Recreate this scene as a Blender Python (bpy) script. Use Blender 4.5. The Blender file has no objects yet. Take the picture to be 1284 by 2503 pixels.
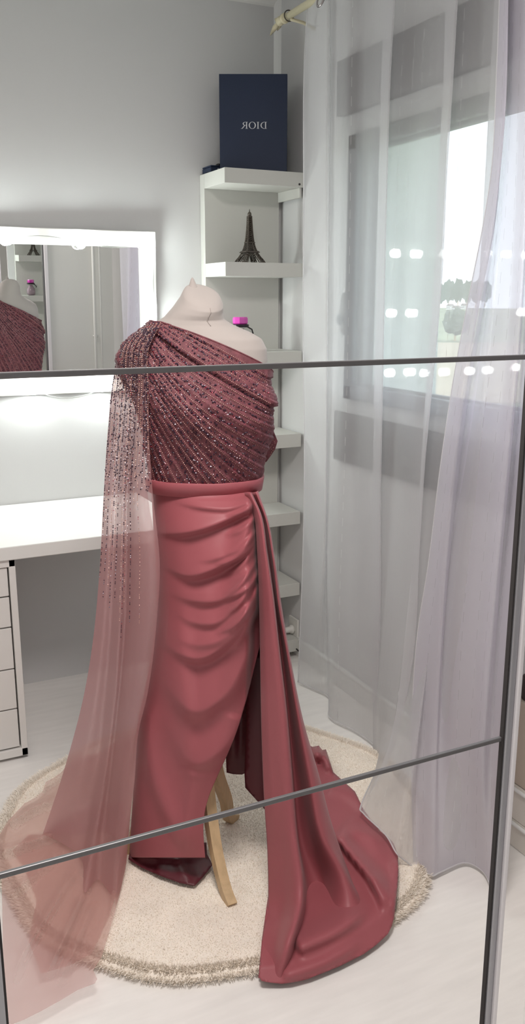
import bpy, bmesh, math, random
import numpy as np
from mathutils import Vector
from mathutils.bvhtree import BVHTree
from mathutils.geometry import delaunay_2d_cdt
random.seed(7); rng = np.random.default_rng(7)
S = bpy.context.scene; COL = S.collection

# ---------------------------------------------------------------- camera, world, lights
FPX, PITCH, YAW, HC = 2130.0, math.radians(13.6), math.radians(26.0), 1.5
cam = bpy.data.cameras.new('camera'); cam_ob = bpy.data.objects.new('camera', cam); COL.objects.link(cam_ob)
cam_ob.location = (0, 0, HC); cam_ob.rotation_euler = (math.pi/2-PITCH, 0, -YAW)
cam.sensor_fit = 'VERTICAL'; cam.sensor_height = 36.0; cam.lens = 36.0*FPX/2503.0; cam.clip_start = 0.02; cam.clip_end = 3000
S.camera = cam_ob
S.view_settings.view_transform = 'Standard'; S.view_settings.look = 'None'
S.view_settings.gamma = 1.0; S.view_settings.exposure = 0.16
try: S.view_settings.use_curve_mapping = False
except Exception: pass
S.cycles.transparent_max_bounces = 24; S.cycles.max_bounces = 10; S.cycles.diffuse_bounces = 5; S.cycles.glossy_bounces = 6

W = bpy.data.worlds.new('overcast_sky'); S.world = W; W.use_nodes = True
bg = W.node_tree.nodes['Background']; bg.inputs['Color'].default_value = (0.88, 0.87, 1.0, 1); bg.inputs['Strength'].default_value = 3.3

def area_light(name, loc, size, power, color, rot=(0, 0, 0)):
    l = bpy.data.lights.new(name, 'AREA'); l.shape = 'DISK'; l.size = size; l.energy = power; l.color = color
    o = bpy.data.objects.new(name, l); COL.objects.link(o); o.location = loc; o.rotation_euler = rot; return o
area_light('ceiling_lamp_light', (0.40, 1.05, 2.50), 0.60, 31.0, (1.0, 0.94, 0.90))
BULB = 165.0     # emission of the vanity bulbs

# ---------------------------------------------------------------- photo measuring helpers (turn a measured sight line into a point at a real distance)
cp, sp, cy, sy = math.cos(PITCH), math.sin(PITCH), math.cos(YAW), math.sin(YAW)
HD = np.array([sy, cy]); RT = np.array([cy, -sy])           # heading and right in plan
MC = np.array([0.757, 1.982]); D0 = float(MC @ HD)          # dress form axis
def ray(x, y):
    u = (x-642)/FPX; v = (1251.5-y)/FPX; h = cp+v*sp; z = -sp+v*cp
    return np.array([h*sy+u*cy, h*cy-u*sy, z])
O3 = np.array([0, 0, HC])
def at_z(x, y, z=0.0): r = ray(x, y); return O3+r*((z-HC)/r[2])
def at_X(x, y, X): r = ray(x, y); return O3+r*(X/r[0])
def at_Y(x, y, Y): r = ray(x, y); return O3+r*(Y/r[1])
def at_d(x, y, d=0.0):                                       # d metres in front of the form's axis plane
    r = ray(x, y); return O3+r*((D0-d)/(r[:2] @ HD))
def rays(x, y):
    x = np.asarray(x, float); y = np.asarray(y, float); u = (x-642)/FPX; v = (1251.5-y)/FPX; h = cp+v*sp; z = -sp+v*cp
    return np.stack([h*sy+u*cy, h*cy-u*sy, z], -1)
def at_zv(x, y, z): r = rays(x, y); return O3+r*((np.asarray(z)-HC)/r[..., 2])[..., None]
def at_dv(x, y, d): r = rays(x, y); return O3+r*((D0-np.asarray(d))/(r[..., :2] @ HD))[..., None]
def proj(P):
    P = np.asarray(P, float)-O3; h = P[..., :2] @ HD; u = P[..., :2] @ RT
    dep = h*cp-P[..., 2]*sp; v = h*sp+P[..., 2]*cp
    return 642+FPX*u/dep, 1251.5-FPX*v/dep
def loc3(lat, d, z): p = HD*(D0-d)+RT*lat; return np.array([p[0], p[1], z])
def to_loc(P): P = np.asarray(P, float); return P[..., :2] @ RT, D0-P[..., :2] @ HD, P[..., 2]

# ---------------------------------------------------------------- materials
def mat(name, color, rough=0.6, spec=0.4, metal=0.0, noise=0.0, scale=20.0, bump=0.0, bscale=200.0, sheen=0.0, emis=None, estr=0.0, coat=0.0, stretch=None):
    m = bpy.data.materials.new(name); m.use_nodes = True; nt = m.node_tree; p = nt.nodes['Principled BSDF']
    p.inputs['Base Color'].default_value = (*color, 1); p.inputs['Roughness'].default_value = rough
    p.inputs['Specular IOR Level'].default_value = spec; p.inputs['Metallic'].default_value = metal
    p.inputs['Sheen Weight'].default_value = sheen; p.inputs['Coat Weight'].default_value = coat
    if emis: p.inputs['Emission Color'].default_value = (*emis, 1); p.inputs['Emission Strength'].default_value = estr
    if noise or bump:
        tc = nt.nodes.new('ShaderNodeTexCoord'); mp = nt.nodes.new('ShaderNodeMapping'); nt.links.new(tc.outputs['Object'], mp.inputs[0])
        if stretch: mp.inputs['Scale'].default_value = stretch
    if noise:
        n = nt.nodes.new('ShaderNodeTexNoise'); n.inputs['Scale'].default_value = scale; n.inputs['Detail'].default_value = 6
        nt.links.new(mp.outputs[0], n.inputs['Vector'])
        r = nt.nodes.new('ShaderNodeValToRGB'); nt.links.new(n.outputs['Fac'], r.inputs[0])
        a = [max(0, c*(1-noise)) for c in color]; b = [min(1, c*(1+noise)) for c in color]
        r.color_ramp.elements[0].position = 0.3; r.color_ramp.elements[1].position = 0.7
        r.color_ramp.elements[0].color = (*a, 1); r.color_ramp.elements[1].color = (*b, 1)
        nt.links.new(r.outputs[0], p.inputs['Base Color'])
    if bump:
        n2 = nt.nodes.new('ShaderNodeTexNoise'); n2.inputs['Scale'].default_value = bscale; nt.links.new(mp.outputs[0], n2.inputs['Vector'])
        bp = nt.nodes.new('ShaderNodeBump'); bp.inputs['Strength'].default_value = bump; bp.inputs['Distance'].default_value = 0.004
        nt.links.new(n2.outputs['Fac'], bp.inputs['Height']); nt.links.new(bp.outputs[0], p.inputs['Normal'])
    return m
def sheer(name, color, opac, dash=False, dash_op=0.9, noise_op=0.0):
    m = bpy.data.materials.new(name); m.use_nodes = True; nt = m.node_tree; N = nt.nodes; L = nt.links; N.clear()
    out = N.new('ShaderNodeOutputMaterial'); mix = N.new('ShaderNodeMixShader'); tr = N.new('ShaderNodeBsdfTransparent')
    df = N.new('ShaderNodeBsdfDiffuse'); tl = N.new('ShaderNodeBsdfTranslucent'); mx = N.new('ShaderNodeMixShader'); mx.inputs[0].default_value = 0.45
    df.inputs[0].default_value = (*color, 1); tl.inputs[0].default_value = (*color, 1)
    L.new(df.outputs[0], mx.inputs[1]); L.new(tl.outputs[0], mx.inputs[2]); L.new(tr.outputs[0], mix.inputs[1]); L.new(mx.outputs[0], mix.inputs[2]); L.new(mix.outputs[0], out.inputs[0])
    # a weave closes up where it is seen edge-on
    lw = N.new('ShaderNodeLayerWeight'); lw.inputs[0].default_value = 0.35
    ma = N.new('ShaderNodeMath'); ma.operation = 'MULTIPLY_ADD'; L.new(lw.outputs['Facing'], ma.inputs[0]); ma.inputs[1].default_value = 0.5*(1-opac); ma.inputs[2].default_value = opac
    last = ma
    if dash:
        uv = N.new('ShaderNodeUVMap'); uv.uv_map = 'UVMap'; sx = N.new('ShaderNodeSeparateXYZ'); L.new(uv.outputs[0], sx.inputs[0])
        def M(op, a, b=None, c=None):
            n = N.new('ShaderNodeMath'); n.operation = op
            for i, v in enumerate((a, b, c)):
                if v is None: continue
                if isinstance(v, (int, float)): n.inputs[i].default_value = v
                else: L.new(v.outputs[0] if hasattr(v, 'outputs') else v, n.inputs[i])
            return n
        col = M('DIVIDE', sx.outputs[0], 0.056); fl = M('FLOOR', col); fr = M('SUBTRACT', col, fl)
        inx = M('LESS_THAN', M('ABSOLUTE', M('SUBTRACT', fr, 0.5)), 0.020)
        off = M('FRACT', M('MULTIPLY', fl, 0.618))
        row = M('FRACT', M('ADD', M('DIVIDE', sx.outputs[1], 0.055), off))
        iny = M('LESS_THAN', row, 0.52)
        d = M('MULTIPLY', inx, iny)
        last = M('MAXIMUM', ma, M('MULTIPLY', d, dash_op)); L.new(M('MULTIPLY', M('SUBTRACT', 1.0, d), 0.45).outputs[0], mx.inputs[0])
        cm = N.new('ShaderNodeMix'); cm.data_type = 'RGBA'; L.new(d.outputs[0], cm.inputs[0]); cm.inputs[6].default_value = (*color, 1); cm.inputs[7].default_value = (*[c*.72 for c in color], 1); L.new(cm.outputs[2], df.inputs[0])  # same white thread, darkened in colour to paint its backlit look
    L.new(last.outputs[0], mix.inputs[0])
    return m

M_wall = mat('white_wall_paint', (0.64, 0.64, 0.64), 0.85, 0.2, bump=0.05, bscale=300)
M_ceil = mat('white_ceiling_paint', (0.78, 0.78, 0.77), 0.9, 0.2)
M_floor = mat('pale_laminate', (0.86, 0.83, 0.805), 0.38, 0.4, noise=0.035, scale=3.0, stretch=(2.2, 14, 1), bump=0.03, bscale=60)
M_trim = mat('white_trim', (0.78, 0.78, 0.76), 0.5)
M_white = mat('white_lacquer', (0.78, 0.775, 0.75), 0.42, 0.45)
M_shelf = mat('white_shelf_foil', (0.60, 0.60, 0.565), 0.5, 0.4)
M_drawer = mat('white_drawer_foil', (0.76, 0.74, 0.715), 0.42, 0.45)
M_gap = mat('dark_gap', (0.05, 0.045, 0.045), 0.9)
M_casing = mat('grey_shutter_box', (0.17, 0.17, 0.168), 0.6)
M_frame = mat('window_frame_white', (0.50, 0.51, 0.51), 0.4)
M_gasket = mat('window_gasket', (0.15, 0.16, 0.17), 0.5)
M_jamb = mat('outer_render', (0.60, 0.64, 0.62), 0.85)
M_alu = mat('grey_aluminium_rail', (0.16, 0.155, 0.16), 0.38, 0.5, metal=0.4)
M_alu2 = mat('grey_aluminium_stile', (0.42, 0.42, 0.45), 0.35, 0.5, metal=0.6)
M_stile = mat('white_stile', (0.86, 0.83, 0.86), 0.4)
M_navy = mat('navy_card', (0.010, 0.019, 0.048), 0.55, 0.35, noise=0.08, scale=300)
M_silver = mat('silver_print', (0.50, 0.51, 0.53), 0.45, 0.5, metal=0.3)
M_iron = mat('bronze_metal', (0.10, 0.085, 0.07), 0.45, 0.5, metal=0.6)
M_pink = mat('magenta_cap', (0.62, 0.06, 0.42), 0.08, 0.7, coat=0.6)
M_black = mat('black_plastic', (0.012, 0.01, 0.014), 0.3)
M_rod = mat('cream_rod', (0.66, 0.60, 0.42), 0.45)
M_steel = mat('steel_eyelet', (0.42, 0.39, 0.39), 0.3, 0.5, metal=0.85)
M_linen = mat('cream_jersey', (0.42, 0.375, 0.352), 0.8, 0.2, bump=0.06, bscale=900, sheen=0.2)
M_seam = mat('jersey_seam', (0.36, 0.31, 0.29), 0.8)
M_satin = mat('rose_satin', (0.34, 0.090, 0.106), 0.46, 0.32, sheen=0.1, bump=0.03, bscale=1500)
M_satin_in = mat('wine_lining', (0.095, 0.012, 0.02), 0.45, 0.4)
M_belt = mat('rose_belt', (0.36, 0.096, 0.114), 0.45, 0.4, bump=0.03, bscale=1500)
M_bod = mat('rose_tulle_bodice', (0.17, 0.054, 0.066), 0.6, 0.3, noise=0.30, scale=70, bump=0.3, bscale=500)
M_pearl = mat('rose_gold_bead', (0.62, 0.38, 0.31), 0.40, 0.5, metal=0.25)
M_glint = mat('crystal_bead', (0.50, 0.41, 0.43), 0.30, 0.6, metal=0.35)
M_dark = mat('dark_plum_sequin', (0.055, 0.028, 0.05), 0.25, 0.6, metal=0.2)
M_red = mat('red_sequin', (0.32, 0.02, 0.05), 0.25, 0.6, metal=0.2)
M_wood = mat('pale_beech', (0.60, 0.43, 0.25), 0.45, 0.4, noise=0.10, scale=12, stretch=(6, 6, 1))
M_rug = mat('cream_rug_backing', (0.90, 0.82, 0.73), 0.95, 0.1, noise=0.06, scale=14)
M_pile = mat('cream_pile', (0.94, 0.87, 0.785), 0.95, 0.1, sheen=0.3)
M_socket = mat('white_plastic', (0.74, 0.73, 0.69), 0.4)
M_cable = mat('thin_cable', (0.42, 0.42, 0.40), 0.5)
M_bulb = mat('lit_bulb', (1, 1, 1), 0.4, emis=(0.93, 1.0, 0.96), estr=BULB)
M_bin = mat('white_bin_plastic', (0.74, 0.70, 0.64), 0.35)
M_beige = mat('beige_box_card', (0.52, 0.45, 0.37), 0.7)
M_brown = mat('dark_brown_leather', (0.035, 0.022, 0.02), 0.4)
M_sheer = sheer('voile_curtain', (0.77, 0.76, 0.78), 0.38, dash=True, dash_op=0.72)
M_sheer2 = sheer('voile_curtain_daylight_tint', (0.80, 0.765, 0.84), 0.58, dash=True, dash_op=0.72)  # lilac cast of the daylight put into the white voile's colour
M_hem = sheer('voile_hem', (0.85, 0.84, 0.85), 0.78)
M_tulle = sheer('mauve_tulle', (0.66, 0.37, 0.375), 0.42)
M_tulle_pool = sheer('mauve_tulle_single', (0.62, 0.36, 0.335), 0.36)
M_mirror = mat('mirror_silvering', (0.86, 0.87, 0.86), 0.0, metal=1.0)
def glass():
    m = bpy.data.materials.new('window_glass'); m.use_nodes = True; nt = m.node_tree; N = nt.nodes; N.clear()
    out = N.new('ShaderNodeOutputMaterial'); mix = N.new('ShaderNodeMixShader'); tr = N.new('ShaderNodeBsdfTransparent'); gl = N.new('ShaderNodeBsdfGlossy'); gl.inputs['Roughness'].default_value = 0.0
    tr.inputs[0].default_value = (0.95, 0.98, 0.965, 1)
    g = N.new('ShaderNodeNewGeometry'); dt = N.new('ShaderNodeVectorMath'); dt.operation = 'DOT_PRODUCT'
    nt.links.new(g.outputs['Normal'], dt.inputs[0]); nt.links.new(g.outputs['Incoming'], dt.inputs[1])
    def M(op, a, b):
        n = N.new('ShaderNodeMath'); n.operation = op
        for k, v in enumerate((a, b)):
            if v is None: continue
            if isinstance(v, (int, float)): n.inputs[k].default_value = v
            else: nt.links.new(v, n.inputs[k])
        return n.outputs[0]
    c = M('ABSOLUTE', dt.outputs['Value'], None); fac = M('ADD', M('MULTIPLY', M('POWER', M('SUBTRACT', 1.0, c), 5.0), 0.92), 0.075)
    nt.links.new(fac, mix.inputs[0]); nt.links.new(tr.outputs[0], mix.inputs[1]); nt.links.new(gl.outputs[0], mix.inputs[2]); nt.links.new(mix.outputs[0], out.inputs[0]); return m
M_glass = glass()

# ---------------------------------------------------------------- mesh helpers
class MB:
    def __init__(s): s.v = []; s.f = []
    def add(s, v, f): n = len(s.v); s.v += [tuple(map(float, p)) for p in v]; s.f += [tuple(i+n for i in q) for q in f]; return s
    def box(s, x0, x1, y0, y1, z0, z1):
        return s.add([(x0,y0,z0),(x1,y0,z0),(x1,y1,z0),(x0,y1,z0),(x0,y0,z1),(x1,y0,z1),(x1,y1,z1),(x0,y1,z1)],
                     [(0,3,2,1),(4,5,6,7),(0,1,5,4),(1,2,6,5),(2,3,7,6),(3,0,4,7)])
    def lathe(s, prof, c=(0,0,0), n=24, ax=None):
        v = []; f = []
        for r, z in prof:
            for k in range(n): a = 2*math.pi*k/n; v.append((r*math.cos(a), r*math.sin(a), z))
        for i in range(len(prof)-1):
            for k in range(n): f.append((i*n+k, i*n+(k+1) % n, (i+1)*n+(k+1) % n, (i+1)*n+k))
        f.append(tuple(range(n))[::-1]); f.append(tuple(range((len(prof)-1)*n, len(prof)*n)))
        if ax is not None:
            q = Vector((0,0,1)).rotation_difference(Vector(ax)); v = [q @ Vector(p) for p in v]
        return s.add([(p[0]+c[0], p[1]+c[1], p[2]+c[2]) for p in v], f)
    def tube(s, pts, r, n=8, closed=False):
        pts = [Vector(p) for p in pts]; m = len(pts); rs = r if hasattr(r, '__len__') else [r]*m
        v = []; f = []; up = None
        for i in range(m):
            t = (pts[(i+1) % m]-pts[i-1]) if closed else (pts[min(i+1, m-1)]-pts[max(i-1, 0)])
            t.normalize()
            if up is None: up = Vector((0,0,1)) if abs(t.z) < 0.9 else Vector((1,0,0))
            a = t.cross(up); a.normalize(); b = a.cross(t); up = b
            for k in range(n):
                w = 2*math.pi*k/n; v.append(pts[i]+(a*math.cos(w)+b*math.sin(w))*rs[i])
        for i in range(m if closed else m-1):
            j = (i+1) % m
            for k in range(n): f.append((i*n+k, i*n+(k+1) % n, j*n+(k+1) % n, j*n+k))
        if not closed: f.append(tuple(range(n))[::-1]); f.append(tuple(range((m-1)*n, m*n)))
        return s.add(v, f)
    def grid(s, P, close_u=False, flip=False):             # P: rows x cols x 3
        P = np.asarray(P); R, C = P.shape[:2]; f = []
        for i in range(R-1):
            for j in range(C if close_u else C-1):
                k = (j+1) % C; q = (i*C+j, i*C+k, (i+1)*C+k, (i+1)*C+j); f.append(q[::-1] if flip else q)
        return s.add(P.reshape(-1, 3), f)
    def build(s, name, m, parent=None, smooth=False, bevel=0.0, solid=0.0, fix=True, uv=None):
        me = bpy.data.meshes.new(name); me.from_pydata(s.v, [], s.f)
        if fix:
            b = bmesh.new(); b.from_mesh(me); bmesh.ops.recalc_face_normals(b, faces=b.faces); b.to_mesh(me); b.free()
        if uv is not None:
            l = me.uv_layers.new(name='UVMap'); idx = np.zeros(len(me.loops), dtype=np.int32); me.loops.foreach_get('vertex_index', idx)
            l.data.foreach_set('uv', np.asarray(uv, dtype=np.float32)[idx].ravel())
        me.materials.append(m)
        if smooth: me.polygons.foreach_set('use_smooth', [True]*len(me.polygons))
        o = bpy.data.objects.new(name, me); COL.objects.link(o)
        if bevel:
            md = o.modifiers.new('bevel', 'BEVEL'); md.width = bevel; md.segments = 2; md.limit_method = 'ANGLE'
        if solid:
            md = o.modifiers.new('solid', 'SOLIDIFY'); md.thickness = solid; md.offset = 0
        if parent is not None:
            o.parent = parent; o.matrix_parent_inverse = parent.matrix_basis.inverted()
        return o
def thing(name, label, cat, loc=(0,0,0), group=None):
    o = bpy.data.objects.new(name, None); COL.objects.link(o); o.location = tuple(map(float, loc)); o.empty_display_size = 0.05
    o['label'] = label; o['category'] = cat
    if group: o['group'] = group
    return o
def tag(o, label, cat, group=None):
    o['label'] = label; o['category'] = cat
    if group: o['group'] = group
    return o
def struct(o): o['kind'] = 'structure'; return o
def catmull(P, n):
    P = np.asarray(P, float); m = len(P)
    d = np.r_[0, np.cumsum(np.maximum(np.linalg.norm(np.diff(P, axis=0), axis=1), 1e-9))]
    T = np.zeros_like(P)
    for i in range(m):
        if i == 0: T[i] = (P[1]-P[0])/(d[1]-d[0])
        elif i == m-1: T[i] = (P[-1]-P[-2])/(d[-1]-d[-2])
        else:
            a = (P[i]-P[i-1])/(d[i]-d[i-1]); b = (P[i+1]-P[i])/(d[i+1]-d[i]); w = (d[i]-d[i-1])/(d[i+1]-d[i-1]); T[i] = a*(1-w)+b*w
    s = np.linspace(0, d[-1], n); k = np.clip(np.searchsorted(d, s, side='right')-1, 0, m-2)
    h = (d[k+1]-d[k]); t = ((s-d[k])/h)[:, None]; h = h[:, None]
    return (2*t**3-3*t**2+1)*P[k]+(t**3-2*t**2+t)*h*T[k]+(-2*t**3+3*t**2)*P[k+1]+(t**3-t**2)*h*T[k+1]
def patch(curves, nrow, sub):
    C = np.stack([catmull(c, nrow) for c in curves], 1)    # rows x curves x 3
    K = C.shape[1]; u = np.linspace(0, K-1, (K-1)*sub+1); k = np.clip(u.astype(int), 0, K-2); t = (u-k)[None, :, None]
    Tn = np.zeros_like(C); Tn[:, 1:-1] = 0.5*(C[:, 2:]-C[:, :-2]); Tn[:, 0] = C[:, 1]-C[:, 0]; Tn[:, -1] = C[:, -1]-C[:, -2]
    A = C[:, k]; B = C[:, k+1]; TA = Tn[:, k]; TB = Tn[:, k+1]
    return (2*t**3-3*t**2+1)*A+(t**3-2*t**2+t)*TA+(-2*t**3+3*t**2)*B+(t**3-t**2)*TB
def in_poly(x, y, poly):
    c = np.zeros(x.shape, bool); n = len(poly)
    for i in range(n):
        x0, y0 = poly[i]; x1, y1 = poly[(i+1) % n]
        if y0 == y1: continue
        c ^= ((y0 > y) != (y1 > y)) & (x < (x1-x0)*(y-y0)/(y1-y0)+x0)
    return c
def sheet_poly(outline, step, fn):
    out = np.asarray(outline, float); pts = []
    for i in range(len(out)):
        a, b = out[i], out[(i+1) % len(out)]; m = max(1, int(np.linalg.norm(b-a)/step))
        pts += [a+(b-a)*k/m for k in range(m)]
    bd = np.array(pts); x0, y0 = bd.min(0); x1, y1 = bd.max(0)
    gx, gy = np.meshgrid(np.arange(x0, x1, step), np.arange(y0, y1, step)); gx = gx+(np.arange(gx.shape[0]) % 2)[:, None]*step*0.5
    gx, gy = gx.ravel(), gy.ravel(); ok = in_poly(gx, gy, bd); gx, gy = gx[ok], gy[ok]
    dd = np.full(gx.shape, 1e9)
    for p in bd: dd = np.minimum(dd, (gx-p[0])**2+(gy-p[1])**2)
    ok = dd > (0.45*step)**2; allp = np.vstack([bd, np.c_[gx[ok], gy[ok]]]); n = len(bd)
    r = delaunay_2d_cdt([Vector(p) for p in allp], [(i, (i+1) % n) for i in range(n)], [list(range(n))], 1, 1e-4)
    q = np.array([(v[0], v[1]) for v in r[0]]); V = fn(q[:, 0], q[:, 1])
    return MB().add(V, [tuple(f) for f in r[2]])
def ridge_fn(polys):
    # each: (points, amplitude, width on the upper/left side, width on the lower/right side)
    R = [(catmull(np.asarray(p, float), 90), a, u, w) for p, a, u, w in polys]
    def f(x, y):
        x = np.atleast_1d(np.asarray(x, float)); y = np.atleast_1d(np.asarray(y, float)); h = np.zeros(x.shape)
        for c, amp, w1, w2 in R:
            A = c[:-1]; B = c[1:]-c[:-1]; L2 = (B**2).sum(1)
            best = np.full(x.shape, 1e18); kk = np.zeros(x.shape); sd = np.zeros(x.shape)
            for i in range(len(A)):
                qx, qy = x-A[i, 0], y-A[i, 1]; t = np.clip((qx*B[i, 0]+qy*B[i, 1])/L2[i], 0, 1)
                d2 = (qx-t*B[i, 0])**2+(qy-t*B[i, 1])**2; m = d2 < best
                best = np.where(m, d2, best); kk = np.where(m, i+t, kk); sd = np.where(m, B[i, 0]*qy-B[i, 1]*qx, sd)
            w = np.where(sd > 0, w2, w1); u = kk/len(A)
            sm = lambda q: np.clip(q, 0, 1)**2*(3-2*np.clip(q, 0, 1))
            h += amp*sm(u/0.10+.15)*sm((1-u)/0.35)*np.exp(-best/w**2)
        return h
    return f

# ================================================================ structure: room
XR, YB, ZC, XL, YF = 1.70, 3.34, 2.635, -1.7, -0.55
WT = 0.42
struct(MB().box(XL, XR+WT, YF, YB+0.1, -0.08, 0).build('floor', M_floor))
struct(MB().box(XL, XR+WT, YF, YB+0.1, ZC, ZC+0.1).build('ceiling', M_ceil))
struct(MB().box(XL, XR+WT, YB, YB+0.1, 0, ZC).build('wall_back', M_wall))
struct(MB().box(XL-0.1, XL, YF, YB, 0, ZC).build('wall_left', M_wall))
struct(MB().box(XL-0.1, XR+WT, YF-0.1, YF, 0, ZC).build('wall_front', M_wall))
WY0, WY1, WZ0, WZ1 = 1.15, 2.83, 0.915, 2.30
w = MB(); w.box(XR, XR+WT, YF, WY0, 0, ZC); w.box(XR, XR+WT, WY1, YB, 0, ZC); w.box(XR, XR+WT, WY0, WY1, 0, WZ0); w.box(XR, XR+WT, WY0, WY1, WZ1, ZC)
struct(w.build('wall_right', M_wall))
b = MB(); b.box(XR-0.014, XR, YF+0.01, YB-0.005, 0.0, 0.075); b.box(XR-0.018, XR, YF+0.01, YB-0.005, 0.075, 0.085)
struct(b.build('baseboard_right', M_trim, bevel=0.002))
struct(MB().add([(XR, YB, 0), (XR-.022, YB, 0), (XR, YB-.022, 0), (XR, YB, ZC), (XR-.022, YB, ZC), (XR, YB-.022, ZC)], [(1,2,5,4),(0,1,4,3),(2,0,3,5),(0,2,1),(3,4,5)]).build('trim_1', M_ceil))
c = MB()
for k in range(6):
    a0, a1 = k*math.pi/12, (k+1)*math.pi/12
    c.add([(XL, YB-0.03*(1-math.sin(a0)), ZC-0.03*(1-math.cos(a0))), (XR, YB-0.03*(1-math.sin(a0)), ZC-0.03*(1-math.cos(a0))), (XR, YB-0.03*(1-math.sin(a1)), ZC-0.03*(1-math.cos(a1))), (XL, YB-0.03*(1-math.sin(a1)), ZC-0.03*(1-math.cos(a1)))], [(0,1,2,3)])
struct(c.build('trim_2', M_trim))
# pipe with clips on the wall behind the camera, seen in the vanity mirror
p = MB(); p.tube([(1.47, 0.955, 0.0), (1.47, 0.955, ZC)], 0.009, 10); p.tube([(1.51, 0.955, 0.0), (1.51, 0.955, ZC)], 0.006, 10)
for z in (0.5, 1.15, 2.0): p.box(1.46, 1.49, 0.9315, 0.955, z, z+0.012)
pp = p.build('heating_pipe', M_trim, smooth=True); tag(pp, 'pair of thin white pipes on the wardrobe side, seen in the vanity mirror', 'pipe')

# window
win = bpy.data.objects.new('window_1', None); COL.objects.link(win); win.location = (XR, 2.1, WZ0); struct(win)
def wpart(mb, name, m, bevel=0.003, smooth=False): return mb.build(name, m, win, bevel=bevel, smooth=smooth)
fz0, fz1 = 1.105, 2.125
o = wpart(MB().box(XR-0.035, XR+0.05, WY0, WY1, fz1, WZ1), 'roller_shutter_box', M_casing)
o = wpart(MB().box(XR-0.02, XR+0.05, WY0, WY1, WZ0, fz0-0.005), 'lower_panel', M_casing)
f = MB(); f.box(XR-0.01, XR+0.05, WY1-0.085, WY1, fz0, fz1); f.box(XR-0.01, XR+0.05, WY0, WY0+0.085, fz0, fz1); f.box(XR-0.012, XR+0.05, WY0, WY1, fz1-0.075, fz1); f.box(XR-0.012, XR+0.05, WY0, WY1, fz0-0.01, fz0+0.05)
wpart(f, 'frame', M_frame)
YM = 1.56
sa = [(WY1-0.085, YM+0.02), (YM-0.02, WY0+0.085)]
for (ya, yb) in sa:
    s_ = MB(); z0, z1 = fz0+0.05, fz1-0.075
    for t, xx in ((0.05, -0.034), (0.035, -0.010), (0.055, 0.012)):
        x9 = XR+xx+0.022; s_.box(XR+xx, x9, ya-t, ya, z0, z1); s_.box(XR+xx, x9, yb, yb+t, z0, z1); s_.box(XR+xx, x9, yb, ya, z1-t, z1); s_.box(XR+xx, x9, yb, ya, z0, z0+t)
    so = wpart(s_, 'sash', M_gasket)  # shade on the sash profile is put into its dark colour
    for xx in (-0.030, -0.022, 0.022, 0.034):
        MB().add([(XR+xx, yb-0.002, z0-0.002), (XR+xx, ya+0.002, z0-0.002), (XR+xx, ya+0.002, z1+0.002), (XR+xx, yb-0.002, z1+0.002)], [(0,1,2,3)]).build('pane', M_glass, so)
wpart(MB().box(XR+0.0, XR+0.05, YM-0.03, YM+0.03, fz0+0.04, fz1-0.07), 'mullion', M_frame)
r_ = MB()
for y in (WY1, WY0):
    r_.box(XR+0.05, XR+WT+0.02, y-0.012 if y == WY1 else y, y if y == WY1 else y+0.012, WZ0, WZ1)
r_.box(XR+0.05, XR+WT+0.02, WY0, WY1, WZ1-0.02, WZ1); r_.box(XR+0.05, XR+WT+0.06, WY0, WY1, WZ0, fz0-0.03)
wpart(r_, 'outer_reveal', M_jamb)
k_ = MB(); k_.box(XR+0.10, XR+0.13, WY1-0.03, WY1-0.012, fz0, fz1); wpart(k_, 'shutter_rail', M_gasket)
wpart(MB().box(XR+0.08, XR+0.20, WY0+0.01, WY1-0.01, fz1-0.085, WZ1-0.02), 'shutter_slats', M_jamb)
h_ = MB(); v = []
hy, hz = 2.785, 1.455
for k in range(24):
    a = 2*math.pi*k/24; v.append((XR-0.012, hy+0.019*math.cos(a), hz+0.075*math.sin(a)))
v2 = [(XR-0.019, p[1], p[2]) for p in v]
h_.add(v+v2, [tuple(range(24)), tuple(range(24, 48))]+[(k, (k+1) % 24, 24+(k+1) % 24, 24+k) for k in range(24)])
ho = wpart(h_, 'crank_plate', M_casing, 0.001)
MB().lathe([(0.004, -0.02), (0.011, -0.012), (0.013, 0.0), (0.011, 0.012), (0.004, 0.02)], (XR-0.03, hy, hz-0.02), 14).build('crank_knob', M_gasket, ho, smooth=True)

# ================================================================ outdoors
GZ = -9.0
M_grass = mat('meadow', (0.26, 0.29, 0.17), 0.95, noise=0.25, scale=0.02)
M_dry = mat('dry_field', (0.42, 0.36, 0.25), 0.95, noise=0.1, scale=0.05)
M_leaf = mat('tree_leaf', (0.14, 0.17, 0.12), 0.9, noise=0.35, scale=1.5)
M_house = mat('house_render', (0.72, 0.70, 0.68), 0.9)
M_roof = mat('house_roof', (0.30, 0.25, 0.23), 0.9)
struct(MB().box(-60, 900, -500, 1200, GZ-1, GZ).build('ground', M_grass))
def ground_pt(x, y): return at_z(x, y, GZ)
a = [at_z(1040, 838, GZ), at_z(1400, 838, GZ), at_z(1400, 985, GZ), at_z(1040, 985, GZ)]
fd = MB(); fd.add([(*q[:2], GZ+0.01) for q in a]+[(*q[:2], GZ+0.06) for q in a], [(0,3,2,1),(4,5,6,7),(0,1,5,4),(1,2,6,5),(2,3,7,6),(3,0,4,7)])
tag(fd.build('dry_field', M_dry), 'pale dry field below the window behind the sheer curtain', 'field')
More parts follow.
